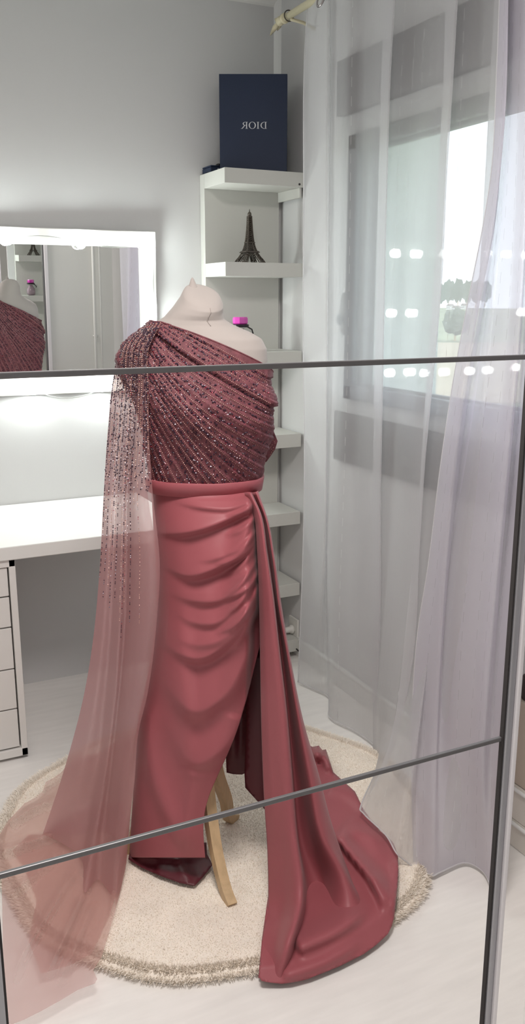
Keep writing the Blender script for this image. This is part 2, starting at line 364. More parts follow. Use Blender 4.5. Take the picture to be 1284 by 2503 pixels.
def tree(P, h, r, label, grp='trees beyond the window'):
    t = thing('tree', label, 'tree', P, grp)
    MB().tube([P, P+np.array([0, 0, h*0.5])], r*0.08, 6).build('trunk', M_wood, t)
    bm = bmesh.new(); bmesh.ops.create_icosphere(bm, subdivisions=3, radius=1)
    for v in bm.verts:
        n = 1+0.22*math.sin(v.co.x*7+P[0])*math.cos(v.co.y*6)+random.uniform(-.10, .10); v.co = Vector((v.co.x*r*n, v.co.y*r*n, v.co.z*h*0.40*n))+Vector((P[0], P[1], P[2]+h*0.62))
    me = bpy.data.meshes.new('crown'); bm.to_mesh(me); bm.free(); me.materials.append(M_leaf); o = bpy.data.objects.new('crown', me); COL.objects.link(o)
    o.parent = t; o.matrix_parent_inverse = t.matrix_basis.inverted()
for k, px_ in enumerate(range(1075, 1205, 22)):
    q = ground_pt(px_, 752+random.uniform(-1, 1)); dist = np.linalg.norm(q[:2]); h = dist*0.025*random.uniform(.9, 1.2)
    tree(q, h, dist*0.0062, ('first','second','third','fourth','fifth','sixth')[k]+' grey green tree from the left in the hazy far row outside')
q = ground_pt(1112, 834); tree(q, np.linalg.norm(q[:2])*0.034, np.linalg.norm(q[:2])*0.014, 'dark round bush standing alone at the edge of the dry field', None)
def house(px_, py_, wpx, hpx, label):
    q = ground_pt(px_, py_); sc = np.linalg.norm(q[:2])/2130*0.98; wd, hh = wpx*sc, hpx*sc
    t = thing('house', label, 'house', q)
    MB().box(q[0]-wd/2, q[0]+wd/2, q[1]-wd/2, q[1]+wd/2, GZ, GZ+hh).build('wall', M_house, t)
    e = wd*0.56
    MB().add([(q[0]-e, q[1]-e, GZ+hh), (q[0]+e, q[1]-e, GZ+hh), (q[0]+e, q[1]+e, GZ+hh), (q[0]-e, q[1]+e, GZ+hh), (q[0]-e, q[1], GZ+hh*1.5), (q[0]+e, q[1], GZ+hh*1.5)], [(0,1,5,4),(2,3,4,5),(0,4,3),(1,2,5),(0,3,2,1)]).build('roof', M_roof, t)
    for k in (-.25, .25): MB().box(q[0]-wd/2-0.1, q[0]-wd/2, q[1]+k*wd-wd*.08, q[1]+k*wd+wd*.08, GZ+hh*.35, GZ+hh*.7).build('window_pane', M_gasket, t)
house(1101, 757, 13, 9, 'small white house leftmost in the far row of houses outside')
house(1116, 764, 15, 11, 'nearest white house with dark roof below the far trees')
house(1135, 756, 12, 9, 'pale house second from the right edge of the clear pane')
house(1128, 772, 10, 6, 'low white shed beside the green meadow outside the window')

# ================================================================ sliding wardrobe door frame (the photograph looks through its panels)
YD = 0.95
df = bpy.data.objects.new('door_1', None); COL.objects.link(df); df.location = (0.5, YD, 0); struct(df)
dx0, dx1, dz = 0.108, 0.878, 2.01
for z in (0.25, 0.836, 1.424):
    MB().box(dx0, dx1, YD-0.002, YD+0.004, z-0.0035, z+0.0035).build('rail', M_alu, df, bevel=0.0012)
def stile(x, sgn):
    MB().box(min(x, x+sgn*0.003), max(x, x+sgn*0.003), YD-0.004, YD+0.004, 0.0, dz).build('gasket', M_gap, df)
    MB().box(min(x+sgn*0.003, x+sgn*0.0145), max(x+sgn*0.003, x+sgn*0.0145), YD-0.008, YD+0.006, 0.0, dz).build('stile', M_alu2, df, bevel=0.002)
    MB().box(min(x+sgn*0.0145, x+sgn*0.022), max(x+sgn*0.0145, x+sgn*0.022), YD-0.014, YD+0.006, 0.0, dz).build('stile_edge', M_stile, df, bevel=0.002)
stile(dx1, 1); stile(dx0+0.004, -1)
MB().box(dx0-0.02, dx1+0.022, YD-0.01, YD+0.01, dz, dz+0.03).build('top_rail', M_alu2, df)
MB().box(dx0-0.02, dx1+0.022, YD-0.01, YD+0.01, 0.0, 0.012).build('bottom_rail', M_alu2, df)
# wardrobe mirror behind the camera, seen again in the vanity mirror
wm = thing('wardrobe_mirror', 'tall mirror strip left of the white stile, seen inside the vanity mirror', 'mirror', (0.4, -0.14, 0))
MB().box(-0.45, 1.20, -0.16, -0.14, 0.02, 2.2).build('mirror_panel', M_mirror, wm)
MB().box(-0.47, 1.22, -0.18, -0.16, 0.0, 2.22).build('backing', M_stile, wm)
ws = thing('wardrobe', 'white wardrobe with a narrow mirror strip, seen only in the vanity mirror', 'wardrobe', (1.4, 0.92, 0))
MB().box(1.190, 1.60, 0.90, 0.93, 0.0, 2.3).build('side_panel', M_white, ws)
MB().box(0.948, 1.156, 0.915, 0.925, 0.02, 2.28).build('mirror_panel', M_mirror, ws); MB().box(0.948, 1.156, 0.90, 0.915, 0.0, 2.3).build('backing', M_stile, ws)
MB().box(1.166, 1.190, 0.90, 0.945, 0.0, 2.3).build('stile', M_stile, ws, bevel=0.003); MB().box(1.156, 1.166, 0.90, 0.94, 0.0, 2.3).build('gasket', M_alu, ws)
# ================================================================ vanity corner
desk = MB().box(-0.75, 1.055, 2.735, YB-0.003, 0.70, 0.745).build('desk_top', M_white, bevel=0.003)
tag(desk, 'long glossy white desk top under the lit vanity mirror', 'desk')
du = thing('drawer_unit', 'white five drawer unit holding up the desk at left', 'drawers', (0.28, 3.0, 0))
cx0, cx1, cy0 = 0.095, 0.459, 2.745
f = MB(); f.box(cx0, cx0+0.02, cy0, 3.32, 0.012, 0.699); f.box(cx1-0.021, cx1, cy0, 3.32, 0.012, 0.699); f.box(cx0, cx1, cy0, 3.32, 0.012, 0.04); f.box(cx0, cx1, cy0, 3.32, 0.675, 0.699); f.box(cx0, cx1, 3.30, 3.32, 0.012, 0.699)
f.build('body', M_drawer, du, bevel=0.002)
zs = [0.675, 0.575, 0.47, 0.325, 0.183, 0.043]
for i in range(5):
    zt, zb = zs[i]-0.002, zs[i+1]+0.003
    if i == 0: zt = 0.672
    dr = MB().box(cx0+0.0225, cx1-0.0255, cy0+0.006, cy0+0.024, zb, zt).build('drawer', M_drawer, du, bevel=0.0015)
    MB().box(cx0+0.03, cx1-0.033, cy0+0.024, 3.25, zb+0.01, zt-0.02).build('drawer_box', M_gap, dr)
MB().box(cx0+0.02, cx1-0.02, cy0+0.028, cy0+0.032, 0.04, 0.675).build('shadow_gap', M_gap, du)
for x in (cx0+0.03, cx1-0.03):
    for y in (cy0+0.04, 3.28): MB().lathe([(0.015, 0), (0.015, 0.013)], (x, y, 0), 10).build('foot', M_gap, du)

vm = thing('vanity_mirror', 'rectangular vanity mirror with wide white frame, hung above the desk', 'mirror', (0.75, YB, 1.46))
vx0, vx1, vz0, vz1, fw = 0.335, 1.152, 1.160, 1.757, 0.062
f = MB(); f.box(vx0, vx1, YB-0.028, YB-0.002, vz1-fw+0.004, vz1); f.box(vx0, vx1, YB-0.028, YB-0.002, vz0, vz0+0.085); f.box(vx0, vx0+fw, YB-0.028, YB-0.002, vz0+0.085, vz1-fw+0.004); f.box(vx1-fw, vx1, YB-0.028, YB-0.002, vz0+0.085, vz1-fw+0.004)
f.build('frame', M_white, vm, bevel=0.003)
MB().box(vx0+fw-0.004, vx1-fw+0.004, YB-0.014, YB-0.006, vz0+0.08, vz1-fw+0.008).build('glass', M_mirror, vm)
bulbs = [(0.37, vz1-0.045), (0.60, vz1-0.045), (0.86, vz1-0.052), (1.115, vz1-0.055), (1.122, 1.45), (1.115, vz0+0.03), (0.92, vz0+0.022), (0.66, vz0+0.022), (0.38, vz0+0.03), (0.37, 1.45)]
for (x, z) in bulbs:
    bu = MB().lathe([(0.017, 0), (0.017, 0.008)], (x, YB-0.028, z), 16, (0, -1, 0)).build('bulb_holder', M_white, vm)
    MB().lathe([(0.016, 0.008), (0.019, 0.016), (0.017, 0.026), (0.010, 0.032), (0.001, 0.034)], (x, YB-0.028, z), 16, (0, -1, 0)).build('bulb', M_bulb, bu, smooth=True)
def wire(a, b_, sag, side=0.0, n=14):
    P = []
    for k in range(n+1):
        t = k/n; s = 4*t*(1-t); P.append((a[0]+(b_[0]-a[0])*t+side*s+0.006*math.sin(t*9), YB-0.031-0.012*s, a[1]+(b_[1]-a[1])*t-sag*s))
    MB().tube(P, 0.0016, 6).build('light_cable', M_cable, vm, smooth=True)
wire((0.60, vz1-0.045), (0.86, vz1-0.052), -0.02); wire((0.86, vz1-0.045), (1.115, vz1-0.05), 0.012); wire((1.118, vz1-0.06), (1.122, 1.45), 0.0, 0.02)
wire((1.122, 1.45), (1.115, vz0+0.03), 0.0, 0.015); wire((0.92, vz0+0.02), (0.66, vz0+0.02), 0.035); wire((1.115, vz0+0.02), (0.92, vz0+0.02), 0.03); wire((0.37, vz1-0.05), (0.60, vz1-0.045), 0.015)

vm.rotation_euler = (math.radians(1.5), 0, math.radians(-1.0)); vm.location.y -= 0.012

# ================================================================ shelf unit
SX0, SX1, SY0 = 1.357, 1.687, 3.098
sh = thing('wall_shelf_unit', 'narrow white wall shelf column in the corner beside the curtain', 'shelf', (1.52, 3.2, 0.03))
MB().box(SX0, SX1-0.006, YB-0.045, YB-0.001, 0.04, 1.975).build('back_panel', M_shelf, sh, bevel=0.0015)
for zt, zb in ((1.975, 1.922), (1.643, 1.592), (1.307, 1.258), (0.977, 0.922), (0.65, 0.597), (0.338, 0.284), (0.085, 0.03)):
    MB().box(SX0, SX1, SY0, YB-0.046, zb, zt).build('shelf_board', M_shelf, sh, bevel=0.0015)
MB().box(SX1-.012, SX1-.004, SY0+.012, YB-.046, 1.885, 1.9215).build('side_lip', M_shelf, sh)
MB().lathe([(0.004, 0), (0.004, 0.002)], (SX1-0.02, SY0-0.001, 1.932), 10, (0, -1, 0)).build('fixing_hole', M_gap, sh)

bx = thing('gift_box', 'tall navy box with silver mirrored lettering, standing on the top shelf', 'box', (1.487, 3.17, 1.976))
BW, BH, BD = 0.2525, 0.338, 0.105
bx.location = (1.390, 3.216, 1.976); bx.rotation_euler = (0, 0, -YAW)      # local x to the right along the front, y to the back
def bxp(mb, name, m, **k):
    o = mb.build(name, m, None, **k); o.parent = bx; return o
bxp(MB().box(0, BW, 0, BD*.7, 0, BH), 'box_body', M_navy, bevel=0.0012)
bxp(MB().box(-0.0008, BW+0.0008, 0.02, BD, 0, BH+0.0008), 'box_sleeve', M_navy, bevel=0.0012)
# lettering, mirrored as the photograph shows it, built as thin raised print
def letters(parent):
    yy = -0.0012; H = 0.0235
    def el(cx, cz, rx, rz, a0, a1, n=20): return [(cx+rx*math.cos(a0+(a1-a0)*k/n), cz+rz*math.sin(a0+(a1-a0)*k/n)) for k in range(n+1)]
    def strip(outer, inner): return [(outer[i], outer[i+1], inner[i+1], inner[i]) for i in range(len(outer)-1)]
    def q(x0, x1, z0, z1): return [((x0, z0), (x1, z0), (x1, z1), (x0, z1))]
    G = {}
    hp = math.pi/2
    G['D'] = (0.86, q(.06, .20, 0, 1)+q(-.04, .3, 0, .04)+q(-.04, .3, .96, 1)+strip(el(.28, .5, .54, .5, -hp, hp), el(.28, .5, .40, .455, -hp, hp)))
    G['I'] = (0.34, q(.10, .24, 0, 1)+q(0, .34, 0, .04)+q(0, .34, .96, 1))
    G['O'] = (0.98, strip(el(.49, .5, .49, .52, 0, 2*math.pi, 36), el(.49, .5, .34, .475, 0, 2*math.pi, 36)))
    G['R'] = (0.84, q(.06, .20, 0, 1)+q(-.04, .3, 0, .04)+q(-.04, .3, .96, 1)+strip(el(.30, .74, .36, .26, -hp, hp), el(.30, .74, .23, .215, -hp, hp))+q(.2, .32, .955, 1)+q(.2, .32, .48, .525)+[((.32, .49), (.46, .49), (.84, .0), (.68, .0))]+q(.66, .92, 0, .035))
    x = 0.1755                                               # runs right to left
    for ch, gap in (('D', .14), ('I', .12), ('O', .16), ('R', 0)):
        wd, qs = G[ch]; mb = MB()
        for a in qs:
            P = [(x-p[0]*H*1.16, yy, 0.150+p[1]*H) for p in a]; P2 = [(p[0], yy+0.0016, p[2]) for p in P]
            mb.add(P+P2, [(0,1,2,3), (7,6,5,4), (0,4,5,1), (1,5,6,2), (2,6,7,3), (3,7,4,0)])
        bxp(mb, 'letter', M_silver); x -= (wd+gap)*H*1.16
letters(bx)
sb = thing('small_case', 'small dark navy case with round clasp, left behind the tall navy box', 'box', (1.375, 3.28, 1.976))
MB().box(1.362, 1.412, 3.24, 3.325, 1.976, 1.995).build('case_body', M_navy, sb, bevel=0.003)
MB().box(1.362, 1.412, 3.24, 3.325, 1.9955, 2.001).build('case_lid', M_navy, sb, bevel=0.003)
MB().lathe([(0.012, 0), (0.013, 0.004), (0.009, 0.008), (0.003, 0.010)], (1.405, 3.262, 2.001), 16).build('clasp', M_black, sb, smooth=True)
MB().lathe([(0.003, 0), (0.003, 0.003)], (1.392, 3.239, 1.988), 8, (0, -1, 0)).build('stud', M_silver, sb)

# lattice tower figurine
et = thing('tower_figurine', 'small bronze iron lattice tower figurine on the second shelf', 'figurine', (1.4955, 3.18, 1.643))
tx, ty, tz, TH = 1.4955, 3.18, 1.6432, 0.193
prof = [(0, .0455), (.06, .040), (.12, .0315), (.20, .0235), (.22, .0225), (.30, .0170), (.38, .0138), (.50, .0108), (.65, .0086), (.80, .0072), (.89, .0065)]
def half(t): return float(np.interp(t, [p[0] for p in prof], [p[1] for p in prof]))
for sx in (-1, 1):
    for sy_ in (-1, 1):
        lg = MB()
        for a, b_ in ((0, 0), (1, 0), (0, 1), (1, 1)):
            P = []
            for t in np.linspace(0, .40, 12):
                h = half(t); wd = 0.015*(1-t*1.4)+0.0015; P.append((tx+sx*(h-a*wd), ty+sy_*(h-b_*wd), tz+t*TH))
            lg.tube(P, 0.0018, 4)
        for k in range(9):
            t0, t1 = k*.40/9, (k+1)*.40/9
            for (ta, tb) in ((t0, t1), (t1, t0)):
                wa, wb = 0.015*(1-ta*1.4)+.0015, 0.015*(1-tb*1.4)+.0015; ha, hb = half(ta), half(tb)
                lg.tube([(tx+sx*ha, ty+sy_*ha, tz+ta*TH), (tx+sx*(hb-wb), ty+sy_*hb, tz+tb*TH)], 0.0013, 4)
                lg.tube([(tx+sx*ha, ty+sy_*ha, tz+ta*TH), (tx+sx*hb, ty+sy_*(hb-wb), tz+tb*TH)], 0.0013, 4)
        lg.box(tx+sx*.037-.0095, tx+sx*.037+.0095, ty+sy_*.037-.0095, ty+sy_*.037+.0095, tz, tz+.004)
        lg.build('leg', M_iron, et)
for t, e in ((.20, .030), (.215, .027), (.385, .0165), (.885, .0082)):
    MB().box(tx-e, tx+e, ty-e, ty+e, tz+t*TH, tz+t*TH+.0035).build('platform', M_iron, et, bevel=0.0008)
for ax in (0, 1):
    for s in (-1, 1):
        ar = MB(); P = []
        for k in range(15):
            a = math.pi*k/14; u, v_ = .0275*math.cos(a), tz+.006+.0275*math.sin(a); off = s*half((v_-tz)/TH)
            P.append((tx+u, ty+off, v_) if ax == 0 else (tx+off, ty+u, v_))
        ar.tube(P, 0.0016, 4); ar.build('arch', M_iron, et)
sp_ = MB()
for sx in (-1, 1):
    for sy_ in (-1, 1):
        sp_.tube([(tx+sx*half(t), ty+sy_*half(t), tz+t*TH) for t in np.linspace(.39, .89, 12)], 0.0022, 4)
for k in range(13):
    t0, t1 = .39+k*.5/13, .39+(k+1)*.5/13; h0, h1 = half(t0), half(t1)
    for s in (-1, 1):
        sp_.tube([(tx-h0, ty+s*h0, tz+t0*TH), (tx+h1, ty+s*h1, tz+t1*TH)], .0017, 4); sp_.tube([(tx+h0, ty+s*h0, tz+t0*TH), (tx-h1, ty+s*h1, tz+t1*TH)], .0017, 4)
        sp_.tube([(tx+s*h0, ty-h0, tz+t0*TH), (tx+s*h1, ty+h1, tz+t1*TH)], .0017, 4); sp_.tube([(tx+s*h0, ty+h0, tz+t0*TH), (tx+s*h1, ty-h1, tz+t1*TH)], .0017, 4)
sp_.build('spire', M_iron, et)
MB().lathe([(0.0075, 0), (0.0078, .008), (.0058, .013), (.0020, .016), (.0014, .022), (.0004, .026)], (tx, ty, tz+.885*TH+.003), 10).build('lantern', M_iron, et, smooth=True)

# perfume bottle
pf = thing('perfume_bottle', 'perfume bottle with faceted magenta cap peeking above the bare shoulder', 'bottle', (1.4635, 3.20, 1.307))
MB().lathe([(.020, 0), (.034, .004), (.037, .03), (.033, .055), (.021, .074), (.015, .083), (.015, .087)], (1.4635, 3.20, 1.308), 24).build('bottle_body', mat('smoked_glass', (.30, .22, .26), .1, .6, coat=.5), pf, smooth=True)
MB().lathe([(.033, 0), (.034, .002), (.034, .010), (.030, .012)], (1.4635, 3.20, 1.4), 20).build('collar', M_black, pf)
MB().lathe([(.027, 0), (.030, .004), (.030, .022), (.027, .027), (.012, .028)], (1.4635, 3.20, 1.4125), 9).build('cap', M_pink, pf)
MB().tube([(1.486, 3.185, 1.402), (1.502, 3.175, 1.392), (1.506, 3.172, 1.375)], 0.003, 6).build('ribbon', M_black, pf, smooth=True)

# wall socket with plug low on the right wall
so = thing('wall_socket', 'white wall socket with a plug, low beside the curtain edge', 'socket', (XR, 3.1, .15))
q = at_X(722, 1530, XR-.001)
MB().box(XR-.012, XR-.001, q[1]-.04, q[1]+.04, q[2]-.045, q[2]+.04).build('socket_plate', M_socket, so, bevel=.003)
qa = np.array([XR-.012, q[1], q[2]-.012])
MB().lathe([(.020, 0), (.020, .012), (.014, .016), (.0125, .045), (.0125, .062), (.009, .064)], qa, 18, (-1, 0, 0)).build('plug', M_socket, so, smooth=True)
MB().lathe([(.006, 0), (.006, .003)], qa+np.array([-.064, 0, 0]), 12, (-1, 0, 0)).build('plug_end', M_cable, so)
MB().tube([qa+np.array([-.05, 0, -.01]), qa+np.array([-.05, 0, -.03]), qa+np.array([-.02, -.03, -.06]), qa+np.array([-.01, -.08, -.075])], .003, 6).build('plug_cable', M_gap, so, smooth=True)

# ================================================================ curtain rod and voile curtain
XC = 1.60
rd = thing('curtain_rod', 'cream curtain rod with carved leaf finial, near the ceiling', 'rod', (XC, 2.6, 2.495))
MB().tube([(XC, 3.10, 2.495), (XC, 0.9, 2.495)], 0.0125, 14).build('pole', M_rod, rd, smooth=True)
MB().lathe([(.012, 0), (.018, .004), (.018, .012), (.011, .018), (.010, .03), (.016, .036), (.016, .05), (.008, .056), (.006, .066)], (XC, 3.09, 2.495), 16, (0, 1, 0)).build('finial', M_rod, rd, smooth=True)
for a, dz_ in ((-0.5, -0.030), (0.5, 0.022), (1.6, -0.012)):
    lf = MB(); P = [(XC, 3.14, 2.495), (XC+.012*math.sin(a), 3.165, 2.495+dz_*.5), (XC+.02*math.sin(a), 3.195, 2.495+dz_*1.1)]
    lf.tube(P, [.006, .0095, .002], 8); lf.build('finial_leaf', M_rod, rd, smooth=True)
for y in (3.05,):
    MB().tube([(XC+.1, y, 2.46), (XC+.05, y, 2.475), (XC, y, 2.48)], .006, 8).build('bracket', M_rod, rd, smooth=True)
ring = MB(); ring.tube([(XC+.018*math.cos(a), 3.065, 2.495+.018*math.sin(a)) for a in np.linspace(0, 2*math.pi, 20, endpoint=False)], .0022, 6, closed=True); ring.build('rod_ring', M_iron, rd, smooth=True)

def CX(pts, last): return [at_X(x, y, X) for x, y, X in pts]+[at_z(x, y, z) for x, y, z in last]
cur = [
 CX([(757,-60,1.615),(745,150,1.60),(743,480,1.60),(742,880,1.60),(745,1150,1.595),(738,1450,1.585)], [(729,1668,.012)]),
 CX([(802,-60,1.57),(797,300,1.57),(797,900,1.57),(794,1300,1.56)], [(765,1684,.012)]),
 CX([(806,-60,1.62),(808,180,1.62),(805,500,1.62),(800,900,1.62),(797,1300,1.61)], [(801,1702,.012)]),
 CX([(819,-60,1.60),(816,300,1.595),(812,900,1.59),(802,1300,1.57)], [(805,1730,.010)]),
 CX([(850,-60,1.57),(845,300,1.57),(840,700,1.565),(830,1100,1.56),(815,1500,1.545)], [(808,1757,.012)]),
 CX([(895,-60,1.60),(890,300,1.60),(882,900,1.59),(868,1500,1.565)], [(868,1788,.012)]),
 CX([(970,-60,1.555),(954,200,1.555),(948,400,1.555),(941,700,1.55),(935,1000,1.55),(931,1200,1.545),(930,1500,1.54)], [(914,1822,.012)]),
 CX([(941,-60,1.61),(932,200,1.61),(927,400,1.61),(920,700,1.61),(914,1000,1.61),(912,1200,1.60),(911,1500,1.58)], [(912,1835,.010)]),
 CX([(968,-60,1.60),(955,200,1.595),(945,500,1.59),(938,800,1.59),(935,1200,1.58),(928,1500,1.56)], [(925,1850,.012)]),
 CX([(1035,-60,1.60),(1012,400,1.595),(992,800,1.58),(972,1200,1.56),(945,1600,1.52)], [(925,1875,.012)]),
 CX([(1122,-60,1.55),(1106,200,1.55),(1093,400,1.545),(1078,700,1.535),(1060,900,1.525),(1036,1150,1.51),(1025,1338,1.495),(1008,1620,1.46),(982,1752,1.42),(949,1858,1.375)], [(884,1967,.075)]),
 CX([(1090,-60,1.61),(1084,200,1.61),(1073,400,1.60),(1060,700,1.59),(1045,900,1.58),(1025,1200,1.55),(995,1500,1.48),(955,1800,1.39)], [(890,1992,.075)]),
 CX([(1125,-60,1.60),(1112,300,1.60),(1098,600,1.59),(1078,900,1.57),(1045,1300,1.53),(1010,1650,1.46)], [(942,2042,.07)]),
 CX([(1165,-60,1.60),(1150,300,1.60),(1130,600,1.58),(1105,900,1.56),(1075,1200,1.53),(1035,1600,1.46)], [(968,2086,.06)]),
 CX([(1238,-60,1.55),(1228,300,1.55),(1211,540,1.545),(1180,700,1.535),(1139,905,1.525),(1106,1120,1.51),(1073,1385,1.485),(1046,1620,1.44)], [(985,2102,.04)]),
 CX([(1212,-60,1.61),(1198,200,1.61),(1185,450,1.605),(1170,700,1.59),(1140,950,1.575),(1105,1200,1.55),(1065,1450,1.51),(1030,1750,1.44)], [(1015,2124,.012)]),
 CX([(1250,-60,1.57),(1238,200,1.57),(1222,500,1.565),(1200,800,1.555),(1165,1100,1.53),(1120,1400,1.49),(1085,1700,1.45),(1062,1900,1.40)], [(1052,2140,.012)]),
 CX([(1280,-60,1.60),(1268,300,1.595),(1250,700,1.585),(1215,1100,1.55),(1170,1450,1.50),(1125,1800,1.43)], [(1092,2122,.012)]),
 CX([(1310,-60,1.55),(1300,300,1.55),(1285,700,1.54),(1250,1100,1.52),(1205,1500,1.47),(1160,1850,1.43)], [(1136,2109,.012)]),
 CX([(1330,-60,1.61),(1320,300,1.605),(1308,700,1.595),(1275,1100,1.565),(1235,1500,1.51),(1200,1850,1.45)], [(1182,2132,.012)]),
 CX([(1370,-60,1.56),(1360,300,1.56),(1345,700,1.55),(1305,1100,1.53),(1255,1500,1.48),(1230,1900,1.44)], [(1211,2204,.012)]),
 CX([(1450,-60,1.61),(1420,700,1.60),(1310,1300,1.55),(1258,1620,1.50),(1238,1900,1.46)], [(1216,2210,.012)]),
 CX([(1540,-60,1.56),(1480,700,1.55),(1330,1300,1.54),(1262,1620,1.50),(1242,1900,1.47)], [(1220,2216,.012)]),
 CX([(1680,-60,1.61),(1560,700,1.60),(1350,1300,1.57),(1264,1620,1.52),(1245,1900,1.48)], [(1224,2222,.012)]),
]
CP = patch(cur, 150, 8)
for r in range(CP.shape[0]):                                # small hem and fold waviness
    CP[r, :, 2] = np.maximum(CP[r, :, 2], 0.010)
CP[:, :, 0] = np.minimum(CP[:, :, 0], XR-0.045)
du_ = np.r_[0, np.cumsum(np.linalg.norm(np.diff(CP[20], axis=0), axis=1))]; dv_ = np.r_[0, np.cumsum(np.linalg.norm(np.diff(CP.mean(1), axis=0), axis=1))]
UV = np.stack(np.meshgrid(du_, -dv_), -1).reshape(-1, 2)
ct = thing('voile_curtain', 'sheer white voile curtain with dashed stripes over the window', 'curtain', (1.58, 2.2, 0.01))
MB().grid(CP).build('voile', M_sheer, ct, smooth=True, fix=False, uv=UV)
MB().tube(CP[-1, :, :]+np.array([0, 0, .003]), 0.0022, 5).build('bottom_hem', M_hem, ct, smooth=True)
MB().tube(CP[:, 0, :], 0.0028, 5).build('side_hem', M_hem, ct, smooth=True)
cur2 = [
 CX([(1224,-60,1.555),(1214,200,1.555),(1202,420,1.55),(1180,560,1.545),(1154,690,1.54),(1113,905,1.53),(1080,1120,1.515),(1047,1385,1.49),(1020,1560,1.46),(1008,1750,1.42)], [(1012,2118,.012)]),
 CX([(1244,-60,1.52),(1234,300,1.52),(1205,560,1.515),(1178,720,1.51),(1140,920,1.50),(1110,1150,1.485),(1085,1420,1.46),(1065,1750,1.41)], [(1054,2142,.012)]),
 CX([(1240,-60,1.575),(1230,300,1.575),(1212,560,1.57),(1188,760,1.565),(1155,960,1.555),(1128,1180,1.535),(1100,1450,1.50),(1082,1750,1.44)], [(1078,2134,.012)]),
 CX([(1275,-60,1.545),(1262,400,1.54),(1240,800,1.53),(1205,1130,1.51),(1170,1500,1.465),(1150,1800,1.42)], [(1136,2111,.012)]),
 CX([(1300,-60,1.515),(1290,400,1.51),(1270,800,1.50),(1240,1130,1.48),(1205,1500,1.44),(1180,1850,1.40)], [(1180,2132,.012)]),
 CX([(1305,-60,1.57),(1298,400,1.565),(1280,800,1.555),(1255,1130,1.535),(1222,1500,1.49),(1200,1850,1.44)], [(1202,2175,.012)]),
 CX([(1360,-60,1.53),(1340,700,1.52),(1285,1300,1.49),(1246,1620,1.45)], [(1208,2200,.012)]),
 CX([(1480,-60,1.55),(1420,700,1.545),(1305,1300,1.51),(1254,1620,1.46)], [(1212,2208,.012)]),
 CX([(1620,-60,1.53),(1500,700,1.525),(1330,1300,1.50),(1258,1620,1.47)], [(1216,2214,.012)]),
]
CQ = patch(cur2, 150, 8); CQ[..., 2] = np.maximum(CQ[..., 2], 0.010)
du_ = np.r_[0, np.cumsum(np.linalg.norm(np.diff(CQ[20], axis=0), axis=1))]+.03
ct2 = thing('voile_curtain', 'second white voile layer overlapping at right, its folded edge leaning left downwards', 'curtain', (1.5, 1.8, 0.01))
MB().grid(CQ).build('voile', M_sheer2, ct2, smooth=True, fix=False, uv=np.stack(np.meshgrid(du_, -dv_), -1).reshape(-1, 2))
MB().tube(CQ[-1, :, :]+np.array([0, 0, .003]), 0.0022, 5).build('bottom_hem', M_hem, ct2, smooth=True)
MB().tube(CQ[:, 0, :], 0.0018, 5).build('side_hem', M_hem, ct2, smooth=True)
for kk in (1, 4, 6, 8, 10, 13, 16):
    c_ = CP[4, kk*8]; e = MB(); c0 = at_X(785, -4, 1.55) if kk == 1 else np.array([c_[0], c_[1], 2.489])
    e.tube([c0+np.array([.006*math.sin(a), .024*math.cos(a), .024*math.sin(a)]) for a in np.linspace(0, 2*math.pi, 24, endpoint=False)], .0036, 8, closed=True); e.build('eyelet', M_steel, ct, smooth=True)

# ================================================================ rug
RC, RR = np.array([0.885, 2.125]), 0.632
rg = thing('round_rug', 'round cream fluffy rug under the dress', 'rug', (RC[0], RC[1], 0))
def rug_r(a): return RR+0.008*math.sin(5*a+1)+0.006*math.sin(11*a)
g = MB(); NR = 96
prof = [(1.0, 0.001), (1.003, .012), (.995, .018), (.975, .0205), (.5, .0205), (.02, .020)]
P = np.array([[(RC[0]+rug_r(2*math.pi*k/NR)*s*math.cos(2*math.pi*k/NR), RC[1]+rug_r(2*math.pi*k/NR)*s*math.sin(2*math.pi*k/NR), z) for k in range(NR)] for s, z in prof])
g.grid(P, close_u=True); g.f.append(tuple(range(5*NR, 6*NR))); g.build('rug_base', M_rug, rg, smooth=True)
NT = 150000
a = rng.uniform(0, 2*math.pi, NT); r = np.sqrt(rng.uniform(0, 1, NT))*RR*1.0; 
ex = rng.uniform(0, 2*math.pi, 26000); a = np.r_[a, ex]; r = np.r_[r, RR*rng.uniform(.955, 1.010, 26000)]; NT = len(a)
rt = np.vectorize(rug_r)(a)/RR; X = RC[0]+r*rt*np.cos(a); Y = RC[1]+r*rt*np.sin(a)
L_ = rng.uniform(.002, .005, NT)+.006*(r > RR*.95); tl = rng.uniform(0, 2*math.pi, NT); lean = rng.uniform(.001, .006, NT)
edge = np.clip((r-RR*.95)/(RR*.05), 0, 1); lx = lean*np.cos(tl)+edge*.010*np.cos(a); ly = lean*np.sin(tl)+edge*.010*np.sin(a)
wa = rng.uniform(0, 2*math.pi, NT); wx, wy = .0013*np.cos(wa), .0013*np.sin(wa); zb = np.where(r > RR*.985, rng.uniform(.002, .016, NT), .0185)
V = np.empty((NT, 4, 3)); V[:, 0] = np.c_[X-wx, Y-wy, zb]; V[:, 1] = np.c_[X+wx, Y+wy, zb]; V[:, 2] = np.c_[X+lx+wx*.5, Y+ly+wy*.5, zb+L_*(1-.4*edge)]; V[:, 3] = np.c_[X+lx-wx*.5, Y+ly-wy*.5, zb+L_*(1-.4*edge)]
me = bpy.data.meshes.new('pile'); me.from_pydata(V.reshape(-1, 3).tolist(), [], np.arange(NT*4).reshape(-1, 4).tolist()); me.materials.append(M_pile)
po = bpy.data.objects.new('pile', me); COL.objects.link(po); po.parent = rg; po.matrix_parent_inverse = rg.matrix_basis.inverted(); po['kind'] = 'stuff'

